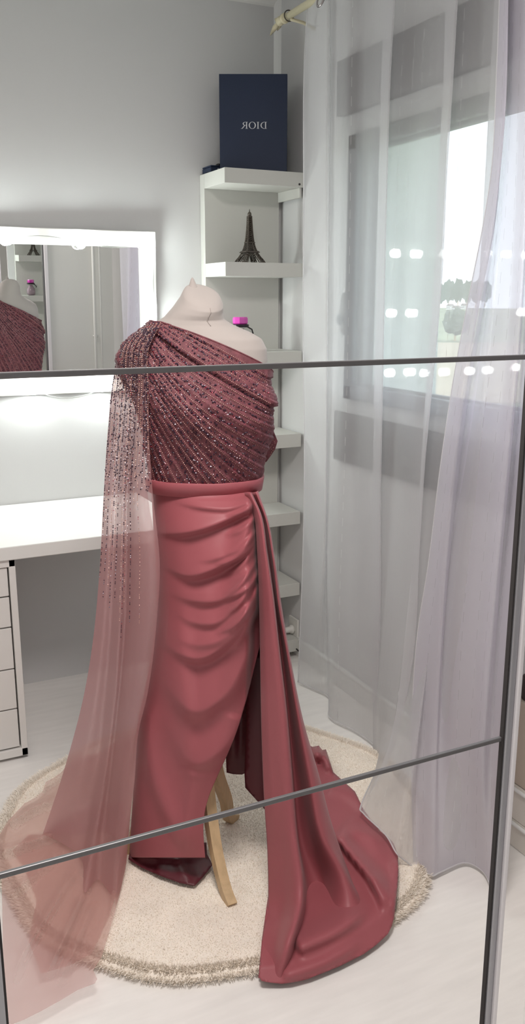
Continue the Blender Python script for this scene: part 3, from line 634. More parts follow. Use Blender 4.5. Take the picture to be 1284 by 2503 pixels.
# ================================================================ dress form
AXZ = lambda y: float(at_d(500, y, 0)[2])
def lat(x, y): p = at_d(x, y, 0); return float(p[:2] @ RT)
rows = [  # y, left, right, half depth, forward offset, shear
 (719,455,534,.040,.004,.58),(723,449,540,.047,.004,.58),(738,440,546,.054,.003,.42),(758,422,545,.058,.001,.24),(778,400,548,.062,-.004,.08),(793,374,570,.068,-.006,.03),
 (810,346,608,.076,-.004,0),(828,320,640,.084,.0,0),(852,303,652,.092,.003,0),(880,294,654,.100,.006,0),(910,297,652,.108,.008,0),(942,314,652,.116,.010,0),
 (978,337,657,.124,.010,0),(1020,351,659,.126,.008,0),(1070,361,654,.118,.005,0),(1120,368,640,.106,.002,0),(1170,372,629,.097,0,0),(1205,378,624,.080,0,0),
 (1260,388,622,.084,0,0),(1350,396,630,.100,0,0),(1450,402,630,.102,0,0),(1530,412,620,.095,0,0)]
RZ = np.array([AXZ(r[0]) for r in rows]); RC_ = np.array([(lat(r[1], r[0])+lat(r[2], r[0]))/2 for r in rows]); RW = np.array([(lat(r[2], r[0])-lat(r[1], r[0]))/2 for r in rows])
RD = np.array([r[3] for r in rows]); RO = np.array([r[4] for r in rows]); RS = np.array([r[5] for r in rows]); order = np.argsort(RZ)
FR = np.array([sy, cy])  # plan components of the form's front (-Y) along (right, toward camera)
def interp(z, A): return np.interp(z, RZ[order], A[order])
BZ = AXZ(985)
def body(phi, z, off=0.0):
    """phi 0 = right in the picture, pi/2 = towards the camera; superellipse section with two soft bust forms"""
    c, w, d, o, s = interp(z, RC_), interp(z, RW), interp(z, RD), interp(z, RO), interp(z, RS)
    cs, sn = np.cos(phi), np.sin(phi); e = 0.90
    x = np.sign(cs)*np.abs(cs)**e*(w+off); y = np.sign(sn)*np.abs(sn)**e*(d+off)+o
    fr = math.atan2(cy, sy)                                  # front azimuth in this frame
    for sg in (-1, 1):
        da = np.angle(np.exp(1j*(phi-(fr+sg*0.52)))); b_ = 0.017*np.exp(-(da/0.36)**2-((z-BZ)/0.062)**2); x = x+b_*cs; y = y+b_*sn
    zz = z-s*(x*FR[0]+(y-o)*FR[1])
    L = c+x
    return np.stack([HD[0]*(D0-y)+RT[0]*L, HD[1]*(D0-y)+RT[1]*L, zz+0*phi], -1)
form = thing('dress_form', 'cream jersey dress form on a beech tripod, wearing the rose gown', 'mannequin', (MC[0], MC[1], 0.02))
zz = np.concatenate([np.linspace(RZ[0], RZ[9], 46), np.linspace(RZ[9], RZ[-1], 60)[1:]]); ph = np.linspace(0, 2*math.pi, 96, endpoint=False)
P = np.array([body(ph, z) for z in zz])
top = P[0]; ctr = top.mean(0); caps = [ctr+(top-ctr)*s+np.array([0, 0, h]) for s, h in ((.05, .0035), (.35, .0035), (.7, .003), (.92, .0018))]
bot = P[-1]; cb = bot.mean(0); bots = [cb+(bot-cb)*s for s in (.8, .4, .05)]
P = np.concatenate([np.array(caps), P, np.array(bots)])
g = MB().grid(P, close_u=True); n = len(ph); g.f.append(tuple(range(n))); g.f.append(tuple(range(len(g.v)-n, len(g.v))))
g.build('torso', M_linen, form, smooth=True)
kb = at_d(472, 707, -.02)
MB().lathe([(.024, -.014), (.017, -.004), (.011, .006), (.0065, .016), (.004, .023), (.001, .027)], kb, 20, (-.05, 0, 1)).build('neck_knob', M_linen, form, smooth=True)
fa = math.atan2(cy, sy); seam = [body(np.array(fa), z, .0008) for z in np.linspace(RZ[1], RZ[5], 24)]
MB().tube(seam, .0009, 6).build('front_seam', M_seam, form, smooth=True)
# tripod: hub, pole and three bowed legs of rectangular section
MB().tube([loc3(lat(500, 1530), 0, AXZ(1535)), (MC[0], MC[1], .40)], .016, 14).build('pole', M_wood, form, smooth=True)
MB().lathe([(.02, .24), (.03, .25), (.03, .37), (.02, .41)], (MC[0], MC[1], 0), 18).build('hub', M_wood, form, smooth=True)
def leg(foot):
    foot = np.asarray(foot, float); u = foot[:2]-MC; R = np.linalg.norm(u); u /= R; nrm = np.array([-u[1], u[0]])
    ctl = np.array([(0.02, .33), (.05, .355), (.085, .30), (.115, .20), (.155, .105), (R-.02, .030), (R+.004, .018)]); c2 = catmull(ctl, 34)
    V = []; F = []
    for i in range(len(c2)):
        t = c2[min(i+1, 33)]-c2[max(i-1, 0)]; t /= np.linalg.norm(t); m = np.array([-t[1], t[0]]); k = i/33; hw = .0145-.002*k; hh = .021-.008*k
        for a, b_ in ((-1, -1), (1, -1), (1, 1), (-1, 1)):
            q = c2[i]+m*hh*b_; pl = MC+u*q[0]+nrm*hw*a; V.append((pl[0], pl[1], max(q[1], .016)))
    for i in range(33):
        for k in range(4): F.append((i*4+k, i*4+(k+1) % 4, i*4+4+(k+1) % 4, i*4+4+k))
    F += [(3, 2, 1, 0), (132, 133, 134, 135)]
    MB().add(V, F).build('leg', M_wood, form, bevel=.003)
f1 = at_z(566, 2212, .02)[:2]; f2 = at_z(574, 2000, .02)[:2]
leg(f1); leg(f2); u1, u2 = f1-MC, f2-MC; leg(MC-(u1/np.linalg.norm(u1)+u2/np.linalg.norm(u2))*.2)

# ================================================================ gown
gown = thing('evening_gown', 'one-shoulder rose satin evening gown with beaded bodice, sheer cape sleeve and train', 'dress', (MC[0], MC[1], 0.02))

# ---- pleat lines of the bodice: start, control, end in sight-line measure
NL = 23
TAB = np.array([(408,786,530,845,648,917),(392,786,505,860,655,945),(375,788,480,870,660,975),(362,791,455,905,662,1005),(352,795,440,945,660,1040),(342,800,430,985,655,1085),(332,806,425,1010,640,1125),
 (322,812,415,1020,625,1165),(312,820,400,1020,580,1182),(303,832,385,1020,535,1188),(297,845,370,1020,490,1190),(293,860,360,1030,445,1189),(292,880,350,1040,405,1184),(296,905,345,1050,380,1178)], float)
TAB = np.stack([np.interp(np.linspace(0, 13, NL), np.arange(14), TAB[:, k]) for k in range(6)], 1); starts, ctrls, ends = TAB[:, :2], TAB[:, 2:4], TAB[:, 4:]
tt = np.linspace(0, 1, 60)[:, None]
lines = np.array([(1-tt)**2*starts[i]+2*tt*(1-tt)*ctrls[i]+tt**2*ends[i] for i in range(NL)])   # NL x 60 x 2
LX = lines.reshape(-1, 2); LI = np.repeat(np.arange(NL), 60)
def fan(px, py):
    q = np.c_[px, py]; out = np.empty(len(q))
    for s in range(0, len(q), 2000):
        d2 = ((q[s:s+2000, None]-LX[None])**2).sum(-1); k = d2.argmin(1); i = LI[k]; d = np.sqrt(d2[np.arange(len(k)), k])
        c = lines[i].reshape(len(k), 60, 2); kk = k % 60
        nb = np.clip(i+1, 0, NL-1); dn = np.sqrt(((q[s:s+2000, None]-lines[nb])**2).sum(-1).min(1)); pb = np.clip(i-1, 0, NL-1); dp = np.sqrt(((q[s:s+2000, None]-lines[pb])**2).sum(-1).min(1))
        out[s:s+2000] = i+np.where((dn < dp) & (nb > i), d/(d+dn+1e-6), np.where(pb < i, -d/(d+dp+1e-6), 0))
    return out
pA, pB = at_d(402, 783, .06), at_d(650, 906, .03)
def zline(Xw): return pA[2]+(pB[2]-pA[2])*(Xw-pA[0])/(pB[0]-pA[0])
phb = np.linspace(0, 2*math.pi, 300, endpoint=False); zbt = AXZ(1178); ztop = np.full(len(phb), AXZ(830))
for _ in range(40):
    Pb = np.array([body(np.array(p), z) for p, z in zip(phb, ztop)]); ztop = 0.5*ztop+0.5*np.clip(zline(Pb[:, 0]), zbt+.02, AXZ(786))
ts = np.linspace(0, 1, 130); BP = np.zeros((130, len(phb), 3))
ZG = ztop[None]*(1-ts[:, None])+zbt*ts[:, None]
base = np.stack([body(phb, ZG[i], .006) for i in range(130)])
lt, dd, z_ = to_loc(base.reshape(-1, 3)); fl = np.stack([loc3(a, b_, c) for a, b_, c in zip(lt, np.abs(dd), z_)]); qx, qy = proj(fl)
I = fan(qx, qy); ple = (0.5+0.5*np.cos(2*math.pi*I))
deep = 0.5+0.5*np.cos(2*math.pi*I/4.0+.8)
amp = .0035*ple+.0045*deep+.0012*np.cos(2*math.pi*I*2.0+1)
ov = np.exp(-np.clip(6.0-I, 0, None)/2.2)*(I <= 6)*.010*0+0                # overlapped top fold below
ramp = np.where((I > 0) & (I < 4.4), .009*(I/4.4), 0.0); amp = amp+ramp
tsr = np.repeat(ts, len(phb)); amp = amp*np.clip((1-tsr)/.10, .1, 1)
base2 = np.stack([body(phb, ZG[i], .007) for i in range(130)]).reshape(-1, 3)
cen = np.stack([HD[0]*D0+RT[0]*interp(z_, RC_), HD[1]*D0+RT[1]*interp(z_, RC_)], -1); dirv = base2[:, :2]-cen; dirv /= np.linalg.norm(dirv, axis=1)[:, None]+1e-9
base2[:, :2] += dirv*amp[:, None]
BPg = base2.reshape(130, len(phb), 3)
g = MB().grid(BPg, close_u=True)
bod = g.build('bodice', M_bod, gown, smooth=True, solid=.0015)
bvh = BVHTree.FromPolygons([Vector(v) for v in g.v], g.f)
MB().tube(BPg[0]+np.array([0, 0, .001]), .0019, 6, closed=True).build('neckline_edge', M_bod, gown, smooth=True)

# bead builder: tiny octahedra joined into one mesh, they are past counting
OCT_V = np.array([(1,0,0),(-1,0,0),(0,1,0),(0,-1,0),(0,0,1),(0,0,-1)], float); OCT_F = [(0,2,4),(2,1,4),(1,3,4),(3,0,4),(2,0,5),(1,2,5),(3,1,5),(0,3,5)]
def beads(name, pts, rad, m, parent=gown):
    pts = np.asarray(pts, float); n = len(pts)
    if n == 0: return
    rad = np.broadcast_to(np.asarray(rad, float), (n,)); ang = rng.uniform(0, 6.28, n); V = np.repeat(OCT_V[None], n, 0)*rad[:, None, None]
    c, s = np.cos(ang)[:, None], np.sin(ang)[:, None]; V = np.stack([V[..., 0]*c-V[..., 1]*s, V[..., 0]*s+V[..., 1]*c, V[..., 2]], -1)+pts[:, None]
    F = (np.array(OCT_F)[None]+6*np.arange(n)[:, None, None]).reshape(-1, 3)
    mb = MB(); mb.v = V.reshape(-1, 3).tolist(); mb.f = F.tolist(); o = mb.build(name, m, parent, fix=False); o['kind'] = 'stuff'; return o
def hit_front(x, y):
    r_ = ray(x, y); h = bvh.ray_cast(Vector(O3), Vector(r_).normalized()); return (None, None) if h[0] is None else (np.array(h[0]), np.array(h[1]))
def hit_back(P):
    l, d, z = to_loc(P); st = loc3(float(l), -.8, float(z)); dr = np.array([-HD[0], -HD[1], 0]); h = bvh.ray_cast(Vector(st), Vector(dr)); return None if h[0] is None else np.array(h[0])
pearl, glint, dark, red = [], [], [], []
def put(lst, x, y, off=.0012, back=True):
    P, nn = hit_front(x, y)
    if P is None: return
    vdir = (O3-P)/np.linalg.norm(O3-P); lst.append(P+vdir*off)
    if back:
        q = hit_back(P)
        if q is not None: lst.append(q+np.array([HD[0], HD[1], 0])*off)
for i in range(NL):
    c = lines[i]; seg = np.r_[0, np.cumsum(np.linalg.norm(np.diff(c, axis=0), axis=1))]; n = int(seg[-1]/4.6)
    for s in np.linspace(0, seg[-1], n):
        x, y = np.interp(s, seg, c[:, 0]), np.interp(s, seg, c[:, 1])
        if i % 5 == 3 and random.random() < .5: continue
        put(pearl, x, y)
    if i < NL-1:
        c2 = lines[i+1]
        for s in np.linspace(0, 1, int(seg[-1]/2.1)):
            k = s*59; a = np.array([np.interp(k, np.arange(60), c[:, 0]), np.interp(k, np.arange(60), c[:, 1])]); b_ = np.array([np.interp(k, np.arange(60), c2[:, 0]), np.interp(k, np.arange(60), c2[:, 1])])
            clump = math.sin(s*23+i*2.1)+math.sin(s*9+i*4.7)
            w_ = .5+random.gauss(0, .13); q = a+(b_-a)*w_; u = random.random()
            if clump > .1: put(dark if u < .72 else (glint if u < .86 else red), *q)
            elif u < .13: put(glint, *q)
            elif u < .5: put(dark, *q)
beads('pearl_strands', pearl, .00125, M_pearl); beads('crystal_beads', glint, np.array([random.uniform(.0009, .0016) for _ in glint]), M_glint)
beads('plum_sequins', dark, np.array([random.uniform(.0016, .0030) for _ in dark]), M_dark); beads('red_sequins', red, .0017, M_red)
# loose flap of the back drape at the right side
fp = [(655,985),(664,1020),(668,1052),(679,1078),(673,1098),(652,1128),(634,1141),(630,1128),(640,1085),(648,1030)]
fr_ = ridge_fn([([(660,1000),(662,1050),(648,1110),(636,1138)], .012, 8, 8)])
sheet_poly(fp, 6, lambda x, y: at_dv(x, y, -.015+fr_(x, y))).build('back_flap', M_bod, gown, smooth=True, solid=.002)
fb = []
for _ in range(110):
    x, y = random.uniform(630, 680), random.uniform(1000, 1140)
    if in_poly(np.array([x]), np.array([y]), fp)[0]: fb.append(at_d(x, y, -.009+float(fr_(x, y)[0])))
beads('flap_beads', fb, .0013, M_pearl)

# ---- belt
def ringrow(y, off): return body(np.linspace(0, 2*math.pi, 120, endpoint=False), AXZ(y), off)
def belt_rows():
    ys = [1160, 1160.5, 1161.5, 1178, 1194, 1195, 1195.5]; offs = [.004, .0145, .0160, .0165, .0160, .0145, .004]; R = []
    for y, o_ in zip(ys, offs):
        r_ = ringrow(y, o_); R.append(r_)
    return np.array(R)
MB().grid(belt_rows(), close_u=True).build('belt', M_belt, gown, smooth=True, bevel=.0)
for k in (-1, 1):
    q = body(np.array(fa+math.pi+k*.12), AXZ(1196), .014); MB().lathe([(.006, 0), (.006, .002), (.002, .004)], q, 12, (0, 1, 0)).build('button', M_belt, gown, smooth=True)

# ---- skirt front with swagged folds
Lp = np.array([(1195,371),(1300,376),(1400,384),(1500,385),(1600,371),(1700,352),(1760,337),(1850,332),(1960,325),(2050,319),(2096,316)], float)
Rp = np.array([(1195,630),(1300,645),(1400,650),(1480,648),(1560,640),(1640,620),(1700,605),(1780,582),(1840,558),(1900,530),(1950,508),(2000,497),(2050,497),(2096,503)], float)
Fp = np.array([(1195,630),(1300,652),(1500,668),(1700,682),(1900,690),(2096,692)], float)
def lin(P, y): return np.interp(y, P[:, 0], P[:, 1])
def smooth_lin(P, y): return (lin(P, y-14)+lin(P, y)+lin(P, y+14)+lin(P, y-28)+lin(P, y+28))/5
def swag_fn(polys):
    R = []
    for pts, amp, w1, w2 in polys:
        c = catmull(np.asarray(pts, float), 160)[::-1]; xg = np.linspace(c[0, 0], c[-1, 0], 120); yg = np.interp(xg, c[:, 0], c[:, 1])
        k = np.hanning(17); k /= k.sum(); sl = np.convolve(np.pad(np.gradient(yg, xg), 8, mode='edge'), k, 'valid'); yg = np.convolve(np.pad(yg, 8, mode='edge'), k, 'valid')*.6+yg*.4
        R.append((xg, yg, sl, amp, w1, w2))
    def f(x, y):
        h = np.zeros(x.shape); sm = lambda q: np.clip(q, 0, 1)**2*(3-2*np.clip(q, 0, 1))
        for xg, yg, sl, amp, w1, w2 in R:
            d = (y-np.interp(x, xg, yg))/np.sqrt(1+np.interp(x, xg, sl)**2); u = (x-xg[0])/(xg[-1]-xg[0])
            w = np.where(d > 0, w2, w1); h += amp*sm(u/0.45)*sm((1-u)/0.07+.2)*sm((1.25-u)/.2)*np.exp(-np.abs(d/w)**np.where(d > 0, 2.0, 1.5))
        return h
    return f
sk1 = swag_fn([
 ([(614,1224),(560,1242),(500,1240),(420,1224)], .012, 22, 8),
 ([(622,1238),(575,1260),(505,1288),(449,1301),(360,1300)], .028, 48, 9),
 ([(625,1252),(602,1300),(560,1350),(520,1366),(470,1370)], .010, 30, 8),
 ([(627,1268),(592,1345),(523,1389),(462,1405),(387,1372)], .034, 74, 11),
 ([(630,1335),(588,1422),(540,1463),(462,1464),(405,1440)], .020, 48, 11),
 ([(632,1375),(577,1476),(523,1522),(475,1520),(415,1484)], .020, 48, 11),
 ([(634,1425),(590,1505),(540,1562),(480,1574),(410,1544)], .014, 44, 13),
 ([(636,1470),(566,1560),(476,1608),(430,1590),(378,1536)], .034, 70, 13),
 ([(620,1560),(530,1712),(481,1737),(418,1684),(366,1592)], .040, 100, 24),
 ([(612,1680),(532,1836),(480,1862),(428,1800),(386,1705)], .030, 100, 26),
 ([(632,1310),(604,1348),(560,1374),(520,1380)], .014, 12, 6), ([(634,1398),(608,1434),(575,1455),(540,1466)], .014, 12, 6), ([(634,1446),(604,1494),(562,1534),(520,1550)], .013, 14, 7),
])
sk2 = ridge_fn([
 ([(340,1720),(375,1900),(420,2010),(480,2110)], .018, 26, 18),
 ([(478,1880),(462,2000),(470,2110)], .012, 28, 18),
 ([(572,1740),(520,1880),(500,1970)], .010, 30, 30),
])
sk3 = ridge_fn([([(636,1216+k*34),(612,1236+k*40),(575,1256+k*46),(548,1262+k*48)], .009, 8, 5) for k in range(8)])
sk = lambda x, y: sk1(x, y)+sk2(x, y)+sk3(x, y)
ys = np.linspace(1195, 2096, 380); us = np.linspace(0, 1, 170); PX = []; PY = []; DB = []
for y in ys:
    l, r_, f_ = smooth_lin(Lp, y), smooth_lin(Rp, y), lin(Fp, y); c = (l+f_)/2; hw = (f_-l)/2
    th0 = math.pi; th1 = math.acos(max(-1, min(1, (r_-c)/hw))); th = th0+(th1-th0)*us
    x = c+hw*np.cos(th); dep = np.interp(y, [1195, 1225, 1300, 1450, 1700, 2096], [.095, .104, .122, .140, .145, .150])
    PX.append(x); PY.append(np.full_like(x, y)); DB.append(dep*np.abs(np.sin(th))**.9)
PX, PY, DB = map(np.array, (PX, PY, DB))
H = sk(PX.ravel(), PY.ravel()).reshape(PX.shape); edge = np.clip((PX-PX[:, :1])/30.0, 0, 1); H *= (0.25+.75*edge)
top_f = np.clip((PY-1195)/30.0, .05, 1); DB = DB+(H-.004)*top_f
Rr = at_dv(PX, PY, DB)
MB().grid(Rr).build('skirt_front', M_satin, gown, smooth=True, solid=.0016)
# back of the skirt, left side down to the floor, the rest stops higher
Bk = []
for y in np.linspace(1195, 1890, 90):
    l, f_ = smooth_lin(Lp, y), lin(Fp, y); zc = AXZ(y); a = lat(l, y); b_ = lat(f_, y); c, w_ = (a+b_)/2, (b_-a)/2; dp = np.interp(y, [1195, 1450, 1890], [.10, .15, .18]); t = (y-1195)/700
    Bk.append([loc3(c+w_*math.cos(p), dp*math.sin(p)*(1+.05*t*math.sin(9*p))-.0, zc) for p in np.linspace(math.pi*1.995, math.pi*1.02, 70)])
Bk = np.array(Bk)
MB().grid(Bk[:60]).build('skirt_back', M_satin, gown, smooth=True, solid=.0016)
# inner panels visible through the slit
ip = ridge_fn([([(575,1640),(568,1890)], .02, 14, 14), ([(608,1640),(604,1890)], .02, 12, 12)])
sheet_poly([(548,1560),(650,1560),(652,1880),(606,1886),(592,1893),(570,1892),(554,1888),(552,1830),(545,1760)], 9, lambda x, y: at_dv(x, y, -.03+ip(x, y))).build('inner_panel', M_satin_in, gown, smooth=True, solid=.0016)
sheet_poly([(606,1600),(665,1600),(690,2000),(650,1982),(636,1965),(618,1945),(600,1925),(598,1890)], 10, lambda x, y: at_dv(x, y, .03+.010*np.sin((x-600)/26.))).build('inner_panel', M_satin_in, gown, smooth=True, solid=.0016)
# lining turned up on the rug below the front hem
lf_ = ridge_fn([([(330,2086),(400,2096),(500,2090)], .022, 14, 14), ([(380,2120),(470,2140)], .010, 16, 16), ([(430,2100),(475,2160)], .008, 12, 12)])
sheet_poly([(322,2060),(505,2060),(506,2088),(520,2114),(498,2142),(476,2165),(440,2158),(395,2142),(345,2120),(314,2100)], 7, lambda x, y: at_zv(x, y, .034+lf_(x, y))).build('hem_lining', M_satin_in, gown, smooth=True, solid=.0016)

# ---- side train: hanging part
def HG(pts): return [at_d(x, y, v) if k == 'd' else at_z(x, y, v) for x, y, k, v in pts]
tr = [
 HG([(598,1204,'d',.095),(618,1250,'d',.115),(629,1350,'d',.140),(634,1480,'d',.150),(637,1650,'d',.155),(640,1800,'d',.165),(646,1950,'d',.175),(655,2100,'d',.19),(656,2196,'z',.05),(641,2300,'z',.04),(632,2390,'z',.012)]),
 HG([(606,1204,'d',.115),(627,1250,'d',.140),(640,1350,'d',.168),(648,1480,'d',.18),(656,1650,'d',.185),(664,1800,'d',.195),(673,1950,'d',.205),(688,2100,'d',.222),(692,2200,'z',.075),(672,2310,'z',.055),(656,2398,'z',.014)]),
 HG([(613,1204,'d',.118),(636,1255,'d',.145),(651,1350,'d',.175),(664,1440,'d',.186),(682,1600,'d',.195),(698,1740,'d',.205),(711,1900,'d',.218),(724,2050,'d',.236),(738,2176,'z',.125),(703,2320,'z',.085),(680,2402,'z',.012)]),
 HG([(616,1204,'d',.080),(640,1260,'d',.095),(654,1350,'d',.105),(667,1440,'d',.11),(685,1600,'d',.105),(701,1740,'d',.10),(715,1900,'d',.10),(729,2050,'d',.12),(750,2172,'z',.045),(728,2320,'z',.03),(700,2402,'z',.012)]),
 HG([(621,1203,'d',.092),(645,1262,'d',.108),(661,1360,'d',.11),(676,1480,'d',.11),(694,1600,'d',.10),(712,1740,'d',.10),(732,1900,'d',.10),(760,2050,'d',.13),(790,2165,'z',.035),(790,2300,'z',.03),(760,2390,'z',.012)]),
 HG([(626,1202,'d',.105),(651,1268,'d',.125),(667,1360,'d',.15),(682,1480,'d',.155),(703,1600,'d',.155),(727,1740,'d',.16),(758,1900,'d',.17),(790,2050,'d',.195),(838,2140,'z',.11),(862,2230,'z',.05),(830,2350,'z',.012)]),
 HG([(630,1200,'d',.085),(656,1275,'d',.10),(672,1368,'d',.12),(688,1480,'d',.12),(712,1620,'d',.115),(742,1765,'d',.11),(778,1890,'d',.115),(812,2020,'d',.13),(855,2143,'z',.05),(895,2230,'z',.035),(880,2330,'z',.012)]),
 HG([(631,1200,'d',.03),(654,1275,'d',.02),(670,1370,'d',.02),(685,1480,'d',.015),(706,1620,'d',.01),(735,1765,'d',.0),(770,1890,'d',.0),(800,2000,'d',.02),(840,2100,'z',.03),(880,2200,'z',.02),(870,2300,'z',.012)]),
]
TP = patch(tr, 170, 9)
TP[..., 2] = np.maximum(TP[..., 2], 0.010)
MB().grid(TP).build('side_drape', M_satin, gown, smooth=True, solid=.0016)
# ---- train lying on the floor
tf = ridge_fn([
 ([(815,2035),(862,2092),(908,2150),(932,2200),(936,2245)], .045, 24, 8), ([(905,2140),(940,2160),(948,2230)], .012, 16, 12), ([(720,2320),(830,2270),(915,2200)], .035, 40, 20),
 ([(760,1840),(790,1850),(812,1895)], .030, 9, 9), ([(775,1828),(780,1870)], .022, 7, 7), ([(800,1920),(870,1950),(915,2020)], .012, 20, 20),
 ([(830,2040),(880,2035),(950,2070)], .012, 18, 16), ([(850,2000),(900,2060),(965,2110)], .010, 25, 22), ([(690,2390),(800,2350),(900,2290)], .014, 20, 14), ([(962,2100),(964,2180),(955,2250)], .012, 22, 8)])
tout = [(735,1790),(748,1818),(764,1826),(780,1823),(788,1834),(797,1832),(806,1860),(815,1888),(842,1912),(868,1935),(880,1960),(890,1980),(905,2002),(930,2032),(960,2058),(968,2076),(973,2092),(974,2130),(972,2165),(967,2210),(964,2240),(958,2264),(948,2284),(920,2310),(890,2332),(830,2362),(760,2390),(720,2400),(690,2405),(662,2402),(640,2398),(634,2388),(640,2300),(655,2195),(700,2050),(720,1900)]
def tfz(x, y):
    q = at_zv(x, y, 0*x)[:, :2]-np.array([.885, 2.125]); return at_zv(x, y, .014+.026*np.clip(1-(np.hypot(q[:, 0], q[:, 1])-.60)/.06, 0, 1)+tf(x, y))
sheet_poly(tout, 7, tfz).build('floor_train', M_satin, gown, smooth=True, solid=.0016)

# ---- sheer cape sleeve
slf = [
 HG([(352,796,'d',-.005),(290,862,'d',.0),(277,925,'d',.0),(264,1050,'d',.0),(254,1200,'d',.0),(243,1400,'d',-.01),(228,1560,'d',-.02),(205,1700,'d',-.04),(172,1830,'d',-.06),(135,1950,'d',-.09),(104,2040,'z',.04)]),
 HG([(358,795,'d',.03),(302,850,'d',.06),(294,930,'d',.055),(283,1050,'d',.05),(272,1200,'d',.045),(262,1400,'d',.04),(250,1560,'d',.035),(235,1700,'d',.02),(212,1830,'d',.0),(180,1950,'d',-.04),(150,2060,'z',.05)]),
 HG([(364,794,'d',.05),(315,845,'d',.085),(308,930,'d',.075),(297,1050,'d',.065),(286,1200,'d',.045),(278,1400,'d',.03),(270,1560,'d',.02),(258,1700,'d',.0),(242,1850,'d',-.02),(222,1960,'d',-.03),(200,2100,'z',.05)]),
 HG([(370,793,'d',.06),(328,845,'d',.10),(322,930,'d',.10),(312,1050,'d',.10),(301,1200,'d',.10),(296,1400,'d',.10),(290,1560,'d',.10),(280,1700,'d',.09),(262,1850,'d',.08),(240,1990,'d',.07),(206,2180,'z',.05)]),
 HG([(376,792,'d',.065),(338,850,'d',.105),(330,930,'d',.10),(322,1050,'d',.09),(312,1200,'d',.08),(310,1400,'d',.075),(304,1560,'d',.07),(292,1700,'d',.065),(275,1850,'d',.06),(258,2000,'d',.05),(240,2150,'z',.045)]),
 HG([(382,791,'d',.07),(347,855,'d',.115),(343,930,'d',.12),(338,1050,'d',.125),(330,1200,'d',.13),(332,1400,'d',.15),(328,1560,'d',.15),(312,1700,'d',.14),(298,1850,'d',.13),(288,2000,'d',.12),(278,2195,'z',.04)]),
 HG([(388,790,'d',.075),(356,860,'d',.12),(356,930,'d',.125),(354,1060,'d',.14),(352,1200,'d',.15),(366,1390,'d',.18),(362,1540,'d',.18),(340,1700,'d',.16),(320,1840,'d',.15),(306,2000,'d',.13),(290,2190,'z',.035)]),
 HG([(394,789,'d',.075),(362,865,'d',.115),(363,930,'d',.12),(365,1070,'d',.13),(373,1200,'d',.14),(391,1390,'d',.16),(384,1510,'d',.16),(360,1700,'d',.14),(337,1800,'d',.13),(330,1900,'d',.13),(318,2000,'d',.12),(309,2110,'d',.10)]),
]
SLP = patch(slf, 150, 8)
MB().grid(SLP).build('cape_sleeve', M_tulle, gown, smooth=True, fix=False)
slb = [
 HG([(352,796,'d',-.006),(290,862,'d',-.002),(277,925,'d',-.002),(264,1050,'d',-.002),(254,1200,'d',-.002),(243,1400,'d',-.012),(228,1560,'d',-.022),(205,1700,'d',-.042),(172,1830,'d',-.062),(135,1950,'d',-.092),(104,2040,'z',.038)]),
 HG([(358,795,'d',-.03),(305,850,'d',-.06),(296,930,'d',-.06),(285,1050,'d',-.06),(278,1200,'d',-.06),(270,1400,'d',-.06),(262,1560,'d',-.06),(250,1700,'d',-.06),(235,1830,'d',-.06),(200,1950,'d',-.08),(160,2040,'z',.04)]),
 HG([(364,794,'d',-.05),(318,850,'d',-.08),(312,930,'d',-.08),(304,1050,'d',-.07),(300,1200,'d',-.06),(300,1400,'d',-.05),(298,1560,'d',-.04),(290,1700,'d',-.04),(275,1830,'d',-.04),(260,1950,'d',-.04),(250,2030,'z',.045)]),
 HG([(372,793,'d',-.05),(335,850,'d',-.08),(326,930,'d',-.06),(318,1050,'d',-.03),(312,1200,'d',.0),(328,1400,'d',.05),(335,1560,'d',.08),(325,1700,'d',.07),(310,1830,'d',.06),(295,1950,'d',.05),(285,2060,'z',.04)]),
 HG([(380,793,'d',-.03),(352,852,'d',-.05),(345,930,'d',.0),(330,1050,'d',.05),(326,1200,'d',.09),(360,1390,'d',.13),(362,1540,'d',.14),(345,1690,'d',.12),(325,1810,'d',.11),(312,1940,'d',.11),(298,2110,'d',.10)]),
 HG([(394,789,'d',.070),(361,865,'d',.112),(362,930,'d',.115),(352,1070,'d',.12),(360,1200,'d',.13),(388,1390,'d',.158),(383,1510,'d',.158),(359,1700,'d',.138),(336,1800,'d',.128),(329,1900,'d',.128),(317,2000,'d',.118),(308,2110,'d',.098)]),
]
MB().grid(patch(slb, 120, 8)).build('cape_sleeve_back', M_tulle, gown, smooth=True, fix=False)
# bead strands along the sleeve
sp1, sd1, sg1, sr1 = [], [], [], []
NC = SLP.shape[1]; NRW = SLP.shape[0]
def sl(u, t): c = u*(NC-1); i = int(min(c, NC-2)); r_ = t*(NRW-1); j = int(min(r_, NRW-2)); a, b_ = c-i, r_-j; return (SLP[j, i]*(1-a)+SLP[j, i+1]*a)*(1-b_)+(SLP[j+1, i]*(1-a)+SLP[j+1, i+1]*a)*b_
VD = np.array([-HD[0], -HD[1], .15])*.002
strands = [(.02,1420,'d'),(.06,1300,'p'),(.10,1460,'d'),(.14,1230,'g'),(.18,1440,'p'),(.23,1490,'d'),(.28,1380,'p'),(.33,1470,'d'),(.38,1300,'g'),(.43,1520,'p'),(.48,1560,'d'),(.53,1480,'p'),(.58,1350,'g'),(.64,1535,'d'),(.70,1250,'p'),(.76,1525,'p'),(.83,1200,'d'),(.90,1190,'d'),(.96,1100,'p')]
for u, yend, kind in strands:
    t = .0
    while t < .9:
        P = sl(u+.004*math.sin(t*40), t); x, y = proj(P)
        if y > yend: break
        fade = (yend-y)/max(1, yend-850); k_ = random.random()
        dens = 1.0 if y < 1150 else .45+.5*fade
        if k_ < dens:
            lst = {'d': sd1, 'p': sp1, 'g': sg1}[kind]
            if random.random() < .10: lst = sg1
            if random.random() < .06: lst = sr1
            lst.append(P+VD)
        t += .0030 if kind != 'g' else .0042
